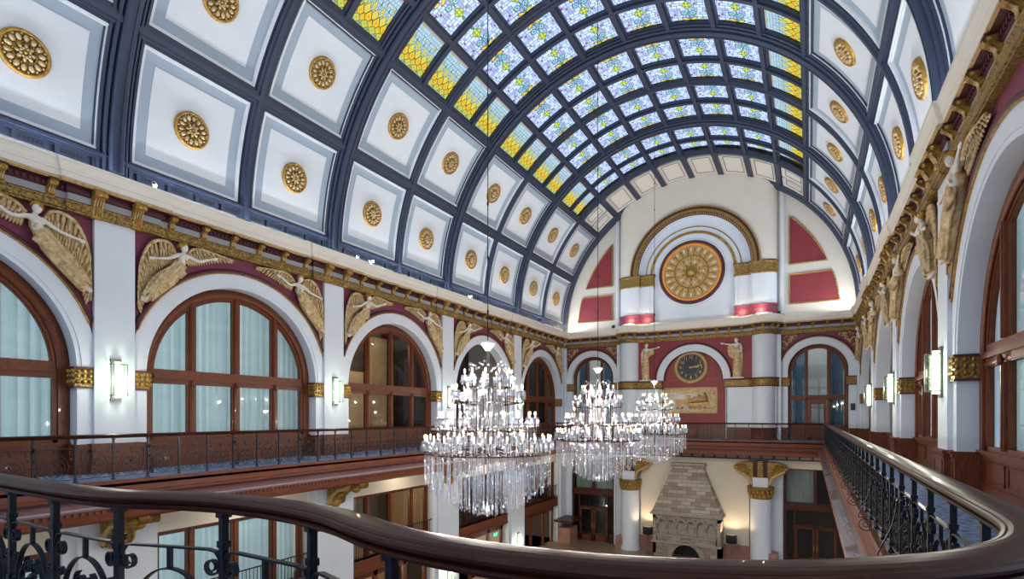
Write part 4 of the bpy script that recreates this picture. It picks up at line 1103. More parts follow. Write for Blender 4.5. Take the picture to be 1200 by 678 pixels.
near_pts = [(-7.6,1.62),(-6.4,1.62),(-5.59,1.63),(-4.48,1.60),(-3.9,1.60),(-3.55,1.64),(-3.2,1.76),(-2.9,1.83),(-2.6,1.85),(-2.27,1.84),(-1.9,1.77),(-1.6,1.66),(-1.35,1.59),(-1.1,1.56),(-.8,1.56),(-.5,1.61),(-.15,1.74),(.08,1.88),(.3,2.06),(.5,2.27),(.68,2.55),(.78,2.85),(.815,3.15),(.82,3.6)]
near = [bez(near_pts, i/140) for i in range(141)]
right_line = [(RX_R, y) for y in (4.0, 8.0, 12.0, 16.0, 20.0, 24.0, 28.0, 32.0, 36.0, 36.7)]
YR = 36.75
near_right = near + right_line[:-1]+[(RX_R, YR)]
left_line = [(RX_L, y) for y in (-.8, 12, 24, 36)]+[(RX_L, YR)]
end_line = [(RX_L, YR), (-8, YR), (RX_R, YR)]
u_path = left_line+[(-8, YR)]+[(x, y) for x, y in reversed(near_right)]
sl = slab('trim_4', u_path, None)
dentils(sl, left_line[:-1]+[(RX_L, YR)])
dentils(sl, [(RX_L, YR), (RX_R, YR)])
lg = MB(); lg.prism([(RX_L+.1,-2.0),(RX_L+.78,-2.05),(RX_L+.80,-2.09),(RX_L+.76,-2.14),(RX_L+.1,-2.14)], -.7, YR, 'ledge')
lg.prism([(RX_L+.1,-2.14),(RX_L+.72,-2.14),(RX_L+.68,-2.40),(RX_L+.60,-2.46),(RX_L+.1,-2.46)], -.7, YR, 'woodh')
for i in range(270): lg.box(RX_L+.68, RX_L+.745, -.5+i*.137, -.5+i*.137+.07, -2.22, -2.15, 'woodh')
lg.build('projecting_ledge', sl)
mb = MB()      # gallery floors
mb.box(XL-.75, RX_L+.09, -.8, YE+.5, -1.72, BAL, 'carpet'); mb.box(RX_L+.09, RX_R, YR-.09, YE+.5, -1.72, BAL, 'carpet'); mb.box(RX_R-.0, XR+.75, 3.4, YE+.5, -1.72, BAL, 'carpet')
rows = [[(x, y+.06, BAL), (x, -3, BAL)] for x, y in near]+[[(RX_R-.1, 3.6, BAL), (XR+.75, 3.6, BAL)]]
mb.strip([[(x, y-.04, BAL-.003) for x, y in near], [(x, -3, BAL-.003) for x, y in near]], 'carpet')
mb.box(.7, XR+.75, -3, 3.41, -1.72, BAL-.002, 'carpet')
o = mb.build('gallery_floor'); o['kind'] = 'structure'
mb = MB()      # soffits below the galleries
mb.box(XL-.1, RX_L-.2, -.8, YE, -2.50, -2.44, 'woodd'); mb.box(RX_L-.2, RX_R+.2, YR+.2, YE, -2.50, -2.44, 'woodd'); mb.box(RX_R+.2, XR+.1, 3.4, YE, -2.50, -2.44, 'woodd')
o = mb.build('gallery_soffit'); o['kind'] = 'structure'

HR = [(-.083,-.512),(-.098,-.498),(-.104,-.480),(-.098,-.464),(-.086,-.458),(-.082,-.464),(-.076,-.455),(-.060,-.447),(-.030,-.441),(0,-.440),(.030,-.441),(.060,-.447),(.076,-.455),(.082,-.464),(.086,-.458),(.098,-.464),(.104,-.480),(.098,-.498),(.083,-.512),(.058,-.516),(.058,-.526),(.080,-.532),(.088,-.544),(.080,-.556),(.058,-.560),(.050,-.566),(.050,-.59),(-.050,-.59),(-.050,-.566),(-.058,-.560),(-.080,-.556),(-.088,-.544),(-.080,-.532),(-.058,-.526),(-.058,-.516)]
HR = [(o_, -.44+(z_+.44)*(.70 if z_ > -.57 else .66)) for o_, z_ in HR]
def spiral(cx, cz, r0, r1, a0, turns, n=22):
    return [(cx+(r0+(r1-r0)*i/n)*cos(a0+2*pi*turns*i/n), cz+(r0+(r1-r0)*i/n)*sin(a0+2*pi*turns*i/n)) for i in range(n+1)]
def panel_mesh(w, fine):
    """scroll panel between two posts, x from 0 to w"""
    mb = MB(); c = w/2; T = .009 if fine else .012; Wd = .032 if fine else .022; n = 22 if fine else 12
    mb.ribbon([(0, -1.47), (w, -1.47)], Wd, .014, 'iron')
    mb.ribbon([(.10,-.755),(w-.10,-.755)], Wd, T*1.3, 'iron')
    for s in (-1, 1):
        q = [(c+s*(c-.10),-.755)]+[(c+s*x, z) for x, z in ((c-.05,-.765),(c-.025,-.80),(c-.022,-.84))]+[(c+s*(c-.075+.052*cos(t)*(1-t/14)), -.85-.052*sin(t)*(1-t/14)) for t in [i*.55 for i in range(1, n//2+4)]]
        mb.ribbon(q, Wd, T, 'iron')
    mb.box(c-.012, c+.012, -.012, .012, -.88, -.755, 'iron')
    mb.ribbon([(c+.255*cos(2*pi*i/(2*n)), -1.165+.285*sin(2*pi*i/(2*n))) for i in range(2*n+1)], Wd, T, 'iron')
    for s in (-1, 1):
        # two tall C scrolls making a heart inside the oval
        top = [(c+s*(.055+.060*cos(t)*(.35+.65*k)), -1.035+.060*sin(t)*(.35+.65*k)) for k, t in [((i/n), -pi*.2+2.6*pi*(i/n)) for i in range(n+1)]]
        mb.ribbon(top, Wd, T, 'iron')
        a = [(c+s*x, z) for x, z in ((.115,-1.03),(.16,-1.08),(.19,-1.16),(.17,-1.27),(.10,-1.35),(0,-1.42))]
        mb.ribbon([bez(a, i/n) for i in range(n+1)], Wd, T, 'iron')
        mb.ribbon(spiral(c+s*.085, -1.19, .012, .072, 0 if s > 0 else pi, 1.5*s, n), Wd, T, 'iron')
        mb.ribbon(spiral(c+s*.06, -1.315, .010, .050, 0 if s > 0 else pi, -1.5*s, n), Wd, T, 'iron')
        mb.ball((c+s*.085, 0, -1.19), .017, 'iron', 6, 4); mb.ball((c+s*.055, 0, -1.035), .017, 'iron', 6, 4)
        # corner curls outside the oval
        mb.ribbon(spiral(c+s*(w*.5-.085), -1.40, .010, .045, 0, 1.4*s, n), Wd*.8, T, 'iron')
        mb.ribbon(spiral(c+s*(w*.5-.075), -1.0, .008, .032, 0, 1.4*s, n), Wd*.8, T, 'iron')
        mb.box(c+s*.31-.05, c+s*.31+.05, -.006, .006, -1.175, -1.163, 'iron')
    mb.ball((c, 0, -1.11), .03, 'iron', 8, 5); mb.ball((c,0,-1.26), .022, 'iron', 6, 4)
    return mb.mesh('scroll_panel')
def post_mesh():
    mb = MB(); mb.box(-.019,.019,-.019,.019,BAL,-.53,'iron')
    for z in (-.72,-1.16,-1.45): mb.box(-.026,.026,-.026,.026,z-.018,z+.018,'iron')
    mb.box(-.035,.035,-.035,.035,BAL,BAL+.03,'iron'); mb.box(-.03,.03,-.03,.03,-.57,-.545,'iron')
    for s in (-1,1): mb.tube([(s*.045,0,-1.16),(s*.022,0,-1.16)],.012,'iron',6); mb.ball((s*.05,0,-1.16),.018,'iron',6,4)
    return mb.mesh('post')
def brace_mesh():
    """S scroll in the local y-z plane leaning out over the ledge (+y = hall side)"""
    mb = MB(); q = spiral(.17, -1.47+.10, .02, .105, 1.2, -1.9, 30)
    e = q[-1]; s2 = spiral(.05, -.78, .015, .06, 3.4, -1.6, 22)[::-1]
    mid = [bez([e, (.25+.0,-1.28), (.16,-1.05), (.12,-.9), s2[0]], i/14) for i in range(1, 14)]
    mb.ribbon(q+mid+s2, .02, .010, 'iron')
    mb.ribbon(spiral(.05,-1.02,.01,.04,0,1.5,14), .018, .008, 'iron')
    return mb.mesh('scroll_brace')
pm_fine = panel_mesh(.73, True); pm_far = panel_mesh(.774, False); po_me = post_mesh(); br2_me = brace_mesh()
def walk(path, start, step):
    """points every `step` along the path, the first at arc length `start`"""
    out = []; pos = 0.0; nxt = start
    for a, b in zip(path[:-1], path[1:]):
        a, b = Vector(a), Vector(b); L = (b-a).length
        while nxt <= pos+L: out.append(a+(b-a)*((nxt-pos)/L)); nxt += step
        pos += L
    return out
def railing(path, start, step, near_y, label, braces=0, flip=False, fine_to=0):
    o = empty('balcony_railing', (path[0][0], path[0][1], BAL)); tag(o, label, 'railing')
    base = Vector((path[0][0], path[0][1], BAL))
    mb = MB(); rows = offset_rows(path, HR); mb.strip([[tuple(Vector(v)-base) for v in r] for r in rows], 'handrail', False, closed=True, cap=True)
    mb.build('handrail', o)
    ps = walk(path, start, step)
    for i, p in enumerate(ps):
        d = (ps[i+1]-p) if i < len(ps)-1 else (p-ps[i-1]); ang = atan2(d.y, d.x)
        link('post', po_me, o, (p.x-base.x, p.y-base.y, -BAL), ang)
        if i < len(ps)-1:
            fine = i < fine_to; me = pm_fine if fine else pm_far; w = .73 if fine else .774
            q = link('scroll_panel', me, o, (p.x-base.x, p.y-base.y, -BAL), ang, (d.length/w, 1, 1))
        if braces and i % 3 == braces-1 and i >= fine_to:
            n = Vector((d.y, -d.x)).normalized() * (-1 if flip else 1); a2 = atan2(n.y, n.x)
            link('scroll_brace', br2_me, o, (p.x+n.x*.02-base.x, p.y+n.y*.02-base.y, -BAL), a2)
    return o
railing([(RX_L, -.6)]+[(RX_L, y) for y in (12, 24, YR)], .26, .774, 0, 'long wrought iron gallery railing with dark wooden handrail along the left wall', 2)
railing([(RX_L, YR), (-8, YR), (RX_R, YR)], .55, .78, 0, 'iron gallery railing crossing in front of the end wall', 2)
# near + right railing is one continuous handrail
Lp = 0; acc_ = []
rr_path = [Vector(p) for p in near_right]
# the profile's + side must face the hall, so run it backwards
back = [tuple(p) for p in reversed(rr_path)]
o = empty('balcony_railing', (RX_R, YR, BAL)); tag(o, 'curved foreground iron railing with thick wooden handrail, running along the right wall', 'railing')
base = Vector((RX_R, YR, BAL))
mb = MB(); mb.strip([[tuple(Vector(v)-base) for v in r] for r in offset_rows(back, HR)], 'handrail', False, closed=True, cap=True); mb.build('handrail', o)
fwd = [tuple(p) for p in rr_path]
# arc length of x=-5.05 on the near path
s_ = 0; tgt = None
for a, b in zip(fwd[:-1], fwd[1:]):
    if a[0] < -5.05 <= b[0]: tgt = s_+(-5.05-a[0]); break
    s_ += math.dist(a, b)
st = tgt % .735
ps = walk(fwd, st, .735)
for i, p in enumerate(ps):
    d = (ps[i+1]-p) if i < len(ps)-1 else (p-ps[i-1]); ang = atan2(d.y, d.x)
    loc = (p.x-base.x, p.y-base.y, -BAL); link('post', po_me, o, loc, ang)
    if i < len(ps)-1: link('scroll_panel', pm_fine if p.y < 6 else pm_far, o, loc, ang, (d.length/(.73 if p.y < 6 else .774), 1, 1))
    if i % 3 == 1 and p.y > 3.3:
        link('scroll_brace', br2_me, o, (loc[0]-.02, loc[1], loc[2]), pi)

# ------------------------------------------------------------------ sconces
def sconce_meshes():
    bp_ = MB(); bp_.box(-.11,.11,-.05,0,.42,1.55,'steel'); bp_.box(-.13,.13,-.06,0,1.49,1.56,'steel'); bp_.box(-.13,.13,-.06,0,.41,.48,'steel')
    tb = MB(); tb.tube([(0,-.12,.50),(0,-.12,1.47)], .065, 'tube', 14)
    cg = MB(); x, y0, y1, z0, z1 = .16, -.30, -.05, .56, 1.40
    cg.box(-x,x,y0,y0+.008,z0,z1,'sconceglass'); cg.box(-x,-x+.008,y0,y1,z0,z1,'sconceglass'); cg.box(x-.008,x,y0,y1,z0,z1,'sconceglass')
    fr = MB()
    for sx in (-x, x): fr.box(sx-.012,sx+.012,y0-.006,y0+.014,z0-.01,z1+.01,'steel')
    for z in (z0, z1): fr.box(-x,x,y0-.006,y0+.014,z-.012,z+.012,'steel'); fr.box(-x-.01,-x+.01,y0,y1,z-.012,z+.012,'steel'); fr.box(x-.01,x+.01,y0,y1,z-.012,z+.012,'steel')
    return [('backplate', bp_.mesh('backplate')), ('light_tube', tb.mesh('light_tube')), ('glass_shade', cg.mesh('glass_shade')), ('shade_frame', fr.mesh('shade_frame'))]
SC = sconce_meshes()
def sconce(x, y, rz, label, dz=0, group='glass box sconces on the gallery pilasters'):
    o = empty('wall_sconce', (x, y, .42+dz), rz)
    for n, me in SC: link(n, me, o, (0,0,-.42))
    L = bpy.data.lights.new('sconce_lamp', 'POINT'); L.energy = 30; L.color = (1,.96,.8); L.shadow_soft_size = .08
    l = bpy.data.objects.new('lamp', L); C.objects.link(l); l.parent = o; l.location = (0, -.42, .55)
    return tag(o, label, 'sconce', group)
for k in range(1, 5):
    sconce(XL, P[k], pi/2, 'lit glass box sconce on the %s white pilaster of the left wall' % ORD[k-1])
    if k >= 1: 
        if k >= 2: sconce(XR, P[k], -pi/2, 'lit glass box sconce on the right wall, %s from the near end' % ORD[k-2])
for k in (3, 4): sconce(XL, P[k], pi/2, 'lit sconce on a lobby pier below the left gallery, %s one' % ('nearer' if k == 3 else 'farther'), -9.2, 'lobby pier sconces')

# ------------------------------------------------------------------ chandeliers
TIERS = [(.60, 1.10, 11), (.88, .72, 14), (1.20, .05, 18), (.86, -.40, 12), (1.56, -.52, 26)]   # radius, flame height, candles
def candle_mesh():
    c = MB(); c.lathe([(.0,-.26),(.035,-.25),(.045,-.20),(.075,-.13),(.085,-.10),(.07,-.09),(.02,-.10)], (0,0,0), 'crystal', 10)
    c.lathe([(.014,-.10),(.014,-.03),(0,-.03)], (0,0,0), 'candle', 8)
    c.tube([(0,0,-.10),(0,0,-.40)], .014, 'chrome', 5)
    for i in range(7):
        a = 2*pi*i/7; c.tube([(.08*cos(a),.08*sin(a),-.11),(.08*cos(a),.08*sin(a),-.28)], [.011,.014], 'crystal', 5); c.ball((.08*cos(a),.08*sin(a),-.30), .018, 'crystal', 6, 4)
    b = MB(); b.lathe([(.0,-.03),(.020,-.02),(.027,.005),(.018,.04),(0,.065)], (0,0,0), 'bulb', 8)
    return c.mesh('candle_holder'), b.mesh('bulb')
cd_me, bu_me = candle_mesh()
def rod_mesh(L):
    m_ = MB(); m_.tube([(0,0,0),(0,0,-L+.08)], .013, 'crystal', 6); m_.ball((0,0,-L+.055), (.026,.026,.04), 'crystal', 8, 5); m_.ball((0,0,-L+.0), .018, 'crystal', 6, 4); return m_
rod_me = {L: rod_mesh(L).mesh('crystal_rod') for L in (.45, .6, .75, .9)}
def chandelier(y, label, sc):
    o = empty('chandelier', (CX, y, -.1)); B = Vector((0,0,.1))   # local z = world z
    def lk(n, me, loc, p=o): return link(n, me, p, (loc[0], loc[1], loc[2]+.1))
    c = MB(); top = CZ+9.6
    c.tube([(0,0,1.8),(0,0,top)], .012, 'iron', 6)
    for i in range(10): c.ball((0,0,2.6+i*1.35), (.03,.03,.07), 'iron', 6, 4)
    c.lathe([(.0,1.62),(.05,1.62),(.10,1.68),(.16,1.76),(.19,1.81),(.16,1.83),(.02,1.86),(0,1.92)], (0,0,0), 'candle', 18)
    q = c.build('suspension_rod', o); q.location = (0,0,.1)
    s = MB(); s.tube([(0,0,1.65),(0,0,-1.4)], .03, 'chrome', 8)
    for r, z, n in TIERS:
        zz_ = z-.40
        s.lathe([(r-.012,zz_-.012),(r+.012,zz_-.012),(r+.012,zz_+.012),(r-.012,zz_+.012),(r-.012,zz_-.012)], (0,0,0), 'chrome', 32)
        for i in range(n//2):
            a = 2*pi*i/(n//2); s.tube([(0,0,zz_+.05),(r*.5*cos(a),r*.5*sin(a),zz_-.06),(r*cos(a),r*sin(a),zz_)], .013, 'chrome', 5)
    for i in range(8):
        a = 2*pi*i/8; s.tube([(.5*cos(a),.5*sin(a),.7),(.55*cos(a),.55*sin(a),-.9)], .014, 'chrome', 5)
    q = s.build('frame', o); q.location = (0,0,.1)
    for r, z, n in TIERS:
        for i in range(n):
            a = 2*pi*(i+.5*(n % 4 == 2))/n+r; cc = lk('candle', cd_me, (r*cos(a), r*sin(a), z)); link('bulb', bu_me, cc)
    # hanging rods: the outermost ring and the visible bottom ones as parts
    rnd = random.Random(int(y)); done = 0; st_ = MB()
    def rods(r, ztop, L, n, part):
        nonlocal done
        for i in range(n):
            a = 2*pi*i/n+rnd.uniform(-.02,.02); z = ztop+rnd.uniform(-.04,.04)
            if part and done < 100:
                lk('crystal_rod', rod_me[L], (r*cos(a), r*sin(a), z)); done += 1
            else:
                x_, y_ = r*cos(a), r*sin(a)
                st_.tube([(x_,y_,z),(x_,y_,z-L+.08)], .012, 'crystal', 4); st_.ball((x_,y_,z-L+.04), (.024,.024,.05), 'crystal', 6, 4)
    rods(1.56, -.92, .75, 44, True); rods(1.38, -.98, .9, 36, True); rods(1.18, -1.1, .9, 20, True)
    rods(1.18, -1.1, .9, 16, False); rods(1.47, -.90, .6, 30, False)
    for r, zt, L, n in ((1.02,-1.0,1.1,30),(.86,-1.0,1.2,28),(.70,-1.0,1.3,26),(.54,-1.0,1.36,22),(.38,-1.0,1.42,18),(.22,-1.0,1.46,12)): rods(r, zt, L, n, False)
    # vertical rods between the tiers
    for r, zt, L, n in ((.60,.72,.75,14),(.45,.9,1.3,12),(.88,.30,.75,20),(.72,.3,.9,14),(1.20,-.36,.62,28),(1.0,-.2,.7,22),(.86,-.3,.7,18),(.3,.7,1.6,8)): rods(r, zt, L, n, False)
    for i in range(26):   # top crown beads
        a = 2*pi*i/26; st_.ball((.5*cos(a*3)*.9,.5*sin(a*3)*.9,1.15+.22*((i*7)%5)/5), .035, 'crystal', 8, 5)
    st_.ball((0,0,-2.42), (.1,.1,.09), 'crystal', 10, 6); st_.lathe([(.26,-2.28),(.2,-2.36),(.08,-2.40)], (0,0,0), 'crystal', 14)
    q = st_.build('crystal_drops', o); q.location = (0,0,.1); q['kind'] = 'stuff'
    for r, z in ((1.5,-.42),(1.1,.15),(.7,.85)):
        for i in range(3 if r < 1.5 else 4):
            a = 2*pi*i/(3 if r < 1.5 else 4)+r; L = bpy.data.lights.new('bulb_lamp', 'POINT'); L.energy = CH_E; L.color = (1,.90,.78); L.shadow_soft_size = .03
            l = bpy.data.objects.new('bulb_lamp', L); C.objects.link(l); l.parent = o; l.location = (r*cos(a), r*sin(a), z+.2)
    tag(o, label, 'chandelier', 'crystal chandeliers over the hall'); return o
CH_E = 60
chandelier(11.35, 'largest and nearest of the three lit tiered crystal chandeliers', 1)
chandelier(19.3, 'middle one of the three lit tiered crystal chandeliers', 1)
chandelier(27.8, 'farthest lit crystal chandelier, in front of the clock wall', 1)

# ------------------------------------------------------------------ angels
for k in range(5):
    yc = (P[k]+P[k+1])/2
    for side, fr in (('left', left_frame), ('right', right_frame)):
        for s in (0, 1):
            y = yc+(-2.4 if s == 0 else 2.4); X0 = XL if side == 'left' else XR
            if not seen(X0, y, 4.4, 20): continue
            kw = fr(yc); m_ = (s == 1) if side == 'left' else (s == 0)
            angel(kw, m_, 'winged figure relief, %s side of the %s arch, %s wall' % ('near' if s == 0 else 'far', ORD[k], side))
# white cameras on the cornice
def camera_thing(x, y, z, rz, label):
    o = empty('security_camera', (x, y, z), rz); b = MB(); b.box(-.04,.04,-.04,.04,0,.1,'upholst'); b.build('bracket', o)
    c = MB(); c.tube([(0,.1,.15),(0,-.12,.13)], .05, 'upholst', 10); c.build('housing', o); l = MB(); l.tube([(0,-.12,.13),(0,-.135,.13)], .035, 'black', 10); l.build('lens', o)
    tag(o, label, 'camera')
camera_thing(-16.33, 8.35, 6.47, .9, 'small white camera on the left cornice, nearest one'); camera_thing(-16.33, 16.2, 6.47, .9, 'white camera on the left cornice, nearer of a pair'); camera_thing(-16.33, 17.0, 6.47, -.6, 'white camera on the left cornice, farther of a pair')
camera_thing(-16.33, 24.6, 6.47, -.6, 'small white camera on the left cornice above the third pilaster')
for x, lab in ((-12.75, 'small black camera on the end cornice left of the drum'), (-1.72, 'small black camera on the end cornice right of the drum')):
    o = empty('security_camera', (x, 38.45, 6.55)); b = MB(); b.box(-.1,.1,-.08,.08,0,.2,'black'); b.build('housing', o); l = MB(); l.tube([(0,-.08,.1),(0,-.12,.1)],.05,'steel',8); l.build('lens', o); tag(o, lab, 'camera')
o = MB(); o.box(-.12,.12,-.06,0,0,.42,'black'); o.box(-.09,.09,-.08,-.06,.05,.37,'iron'); q = o.build('wall_speaker', None, (2.35, YE-.02, .35)); tag(q, 'small black loudspeaker on the end wall right of the arched window', 'speaker')
# ------------------------------------------------------------------ unseen near end wall behind the gallery, openings shaped to let daylight in
mb = MB(); mb.arc(CX, CZ, [(8.9,-3.2),(8.9,-3.0),(10.1,-3.0),(10.1,-3.2)], 0, pi, 48, 'ivory')
for q in (-.6,-.2,.2,.6): mb.box(CX+q*9-.12, CX+q*9+.12, -3.15, -3.05, CZ, CZ+sqrt(9**2-(q*9)**2), 'wood')
mb.arc(CX, CZ, [(4.4,-3.15),(4.4,-3.05),(4.6,-3.05),(4.6,-3.15)], 0, pi, 40, 'wood')
mb.box(XL-.8, XR+.8, -3.2, -3.0, FL, BAL+.8, 'white'); mb.box(XL-.8, XR+.8, -3.2, -3.0, 4.9, CZ+.1, 'white')
for q in range(6): mb.box(XL-.6+q*3.9, XL+.3+q*3.9, -3.2, -3.0, BAL, 5, 'white'); mb.box(XL+2.2+q*3.9-.1, XL+2.2+q*3.9+.1, -3.15, -3.05, BAL, 5, 'wood')
mb.box(XL, XR, -3.15, -3.05, 1.0, 1.3, 'wood'); mb.box(XL, XR, -3.15, -3.05, 3.6, 3.8, 'wood')
#
for x in (XL-.8, XR+.5): mb.box(x, x+.3, -3.1, -.6, FL, CZ, 'white')
o = mb.build('wall_near'); o['kind'] = 'structure'
mb = MB(); mb.arc(CX, CZ, [(9.9,-3.1),(9.9,-.6),(10.1,-.6),(10.1,-3.1)], 0, pi, 48, 'ivory'); mb.box(XL-.5, XL+.3, -3.1, -.6, CZ-.1, CZ+.1, 'white'); mb.box(XR-.3, XR+.5, -3.1, -.6, CZ-.1, CZ+.1, 'white'); o = mb.build('trim_10'); o['kind'] = 'structure'
# ------------------------------------------------------------------ lobby level under the galleries
mb = MB(); mb.box(XL-4.5, XR+4.5, -3, YE+4, FL-.2, FL, 'floor'); o = mb.build('floor'); o['kind'] = 'structure'
def lower_side(side):
    X0, sd = (XL, -1) if side == 'left' else (XR, 1)
    fr = left_frame if side == 'left' else right_frame
    w = empty('wall_%s_lower' % side, (X0, 0, FL)); w['kind'] = 'structure'
    mb = MB()
    for k in range(6):                                    # white piers with a recessed return
        y = P[k]; mb.box(*sorted((X0, X0+sd*.8)), y-.85, y+.85, FL, -2.5, 'white'); mb.box(*sorted((X0+sd*.12, X0+sd*.8)), y-1.15, y+1.15, FL, -2.5, 'white')
    mb.box(*sorted((X0+sd*.20, X0+sd*.8)), -.8, YE, -3.45, -2.5, 'cream')
    q = mb.build('pier_wall', None); q['kind'] = 'structure'; q.name = 'wall_%s_piers' % side
    cf = MB()                                             # coffered strip under the gallery
    x0, x1 = sorted((X0-sd*.02, X0+sd*.05))
    for i in range(50):
        y = .2+i*.775; cf.box(*sorted((X0-sd*.25, X0+sd*.19)), y-.05, y+.05, -2.78, -2.5, 'woodd')
    cf.box(*sorted((X0-sd*.05, X0+sd*.18)), -.8, YE, -2.76, -2.5, 'greyblk'); cf.box(*sorted((X0-sd*.08, X0+sd*.19)), -.8, YE, -2.84, -2.76, 'woodd')
    q = cf.build('trim_%d' % (6 if side == 'left' else 7)); q['kind'] = 'structure'
    for k in range(5):
        y0, y1 = P[k]+1.15, P[k+1]-1.15; yc = (y0+y1)/2; kw = fr(yc); hw = (y1-y0)/2
        if side == 'right' and k < 4: continue
        wi = new_window(kw); f = MB(); p = .48
        for a in (-hw+.1, -hw/3*1.0-.3, hw/3+.3-.0, hw-.1): pass
        xs = [-hw+.1, -1.55, -.05, 1.45, hw-.1]
        for a in xs: f.box(a-.13, a+.13, p, p+.12, -6.9, -3.45, 'wood'); f.box(a-.06, a+.06, p-.05, p, -6.9, -3.45, 'wood')
        f.box(-hw, hw, p-.02, p+.12, -3.62, -3.45, 'wood'); f.build('window_frame', wi)
        g = MB(); g.add([(-hw,p+.06,-6.9),(hw,p+.06,-6.9),(hw,p+.06,-3.5),(-hw,p+.06,-3.5)],[(0,1,2,3)],'glass'); g.build('glass_pane', wi)
        fa = MB(); fa.box(-hw-.0, hw, p-.35, p+.2, -6.75, -6.2, 'woodh'); fa.box(-hw, hw, p-.40, p, -6.28, -6.2, 'woodh'); fa.box(-hw, hw, p-.40, p, -6.80, -6.72, 'woodh'); fa.build('mezzanine_fascia', wi)
        if k != 3:
            r = MB(); rb = empty('mezzanine_railing', (X0, yc, -6.2), kw['rz'])
            r.box(-hw, hw, p-.32, p-.28, .92, .96, 'iron'); r.box(-hw, hw, p-.31, p-.29, .08, .11, 'iron'); r.build('top_rail', rb)
            bl = MB()
            for i in range(int(2*hw/.14)): bl.box(-hw+.07+i*.14-.008, -hw+.07+i*.14+.008, p-.31, p-.29, 0, .94, 'iron')
            bl.build('bars', rb)
            tag(rb, 'thin black bar railing under the %s gallery, %s bay from the near end' % (side, ORD[k]), 'railing', 'mezzanine railings')
        if k < 2 or (side == 'right'):
            c = curtain_mesh(hw, -6.6, -3.5, 'curtain', .06, .24).build('curtain', None, (X0+sd*.95, yc, 0), kw['rz'])
            tag(c, 'pale sheer curtain below the %s gallery, %s bay from the near end' % (side, ORD[k]), 'curtain', 'curtains below the galleries')
        # lower storey: dark panelling with posts
        lo_ = MB(); 
        for a in (-hw+.15, -1.0, 1.0, hw-.15): lo_.box(a-.12, a+.12, .5, .62, FL, -6.75, 'wood')
        lo_.box(-hw, hw, .5, .62, -7.2, -6.8, 'wood'); lo_.build('lobby_screen', wi)
    return w
lower_side('left'); lower_side('right')
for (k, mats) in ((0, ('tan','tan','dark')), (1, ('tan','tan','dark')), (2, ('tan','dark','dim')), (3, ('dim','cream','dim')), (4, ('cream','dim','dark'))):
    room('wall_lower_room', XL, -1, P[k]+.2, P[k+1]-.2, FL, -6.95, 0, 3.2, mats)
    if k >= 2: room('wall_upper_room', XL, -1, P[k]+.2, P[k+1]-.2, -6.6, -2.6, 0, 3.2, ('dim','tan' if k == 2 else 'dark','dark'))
# third bay from the near end: solid scroll railing in front of a dark bay
rb = empty('mezzanine_railing', (XL-.15, (P[3]+P[4])/2, -6.2), pi/2); r = MB(); r.box(-2.7,2.7,-.02,.02,1.08,1.14,'iron'); r.build('top_rail', rb)
r = MB()
for i in range(18):
    x = -2.6+i*.3; r.box(x-.012,x+.012,-.012,.012,0,1.1,'iron')
    for z in (.3,.6,.9): r.ribbon(spiral(x+.15, z, .01, .12, 0, 1.4, 12), .02, .012, 'iron')
r.build('scroll_bars', rb); tag(rb, 'dense black scrollwork railing behind the nearest chandelier, under the left gallery', 'railing', 'mezzanine railings')

# gilded console brackets
def console_mesh():
    """profile in the local (outwards = -y) plane"""
    mb = MB()
    pts = [(0,-3.25),(-.10,-3.28),(-.22,-3.12),(-.30,-2.95),(-.55,-2.82),(-.95,-2.76),(-1.25,-2.74),(-1.38,-2.66),(-1.38,-2.52),(0,-2.52)]
    mb.prism(pts, -.36, .36, 'goldorn', 'x')
    for s in (-.36,.36):
        mb.tube([(s, y, z) for y, z in [(-.05,-3.2),(-.28,-2.98),(-.6,-2.80),(-1.0,-2.74),(-1.3,-2.66)]], [.05,.06,.06,.06,.08], 'goldlite', 7)
        mb.tube([(s*1.0, -.14+.13*cos(t)*(1-t/16), -3.12+.13*sin(t)*(1-t/16)) for t in [i*.5 for i in range(20)]], .03, 'goldlite', 5)
    mb.tube([(-.42,-1.34,-2.66),(.42,-1.34,-2.66)], .11, 'gold', 10); mb.ball((0,-1.45,-2.62), (.14,.12,.12), 'gold'); mb.ball((0,-1.2,-2.78), (.18,.16,.1), 'gold')
    for i in range(5): mb.ball((0,-.28-.2*i,-2.98+.16*sqrt(i)*.7), (.22-.02*i,.09,.07), 'gold', 8, 5)
    mb.ball((0,-.1,-3.2), (.3,.12,.16), 'gold', 10, 6)
    me = mb.mesh('console_bracket'); me.transform(Matrix.Translation((0,0,-2.52)) @ Matrix.Diagonal((1,1,1.35,1)) @ Matrix.Translation((0,0,2.52))); return me
con_me = console_mesh()
for k in range(1, 5):
    q = link('console_bracket', con_me, None, (XL, P[k], 0), pi/2); tag(q, 'gilded scroll console under the left gallery, %s pier from the near end' % ORD[k-1], 'bracket', 'gilded consoles below the galleries')
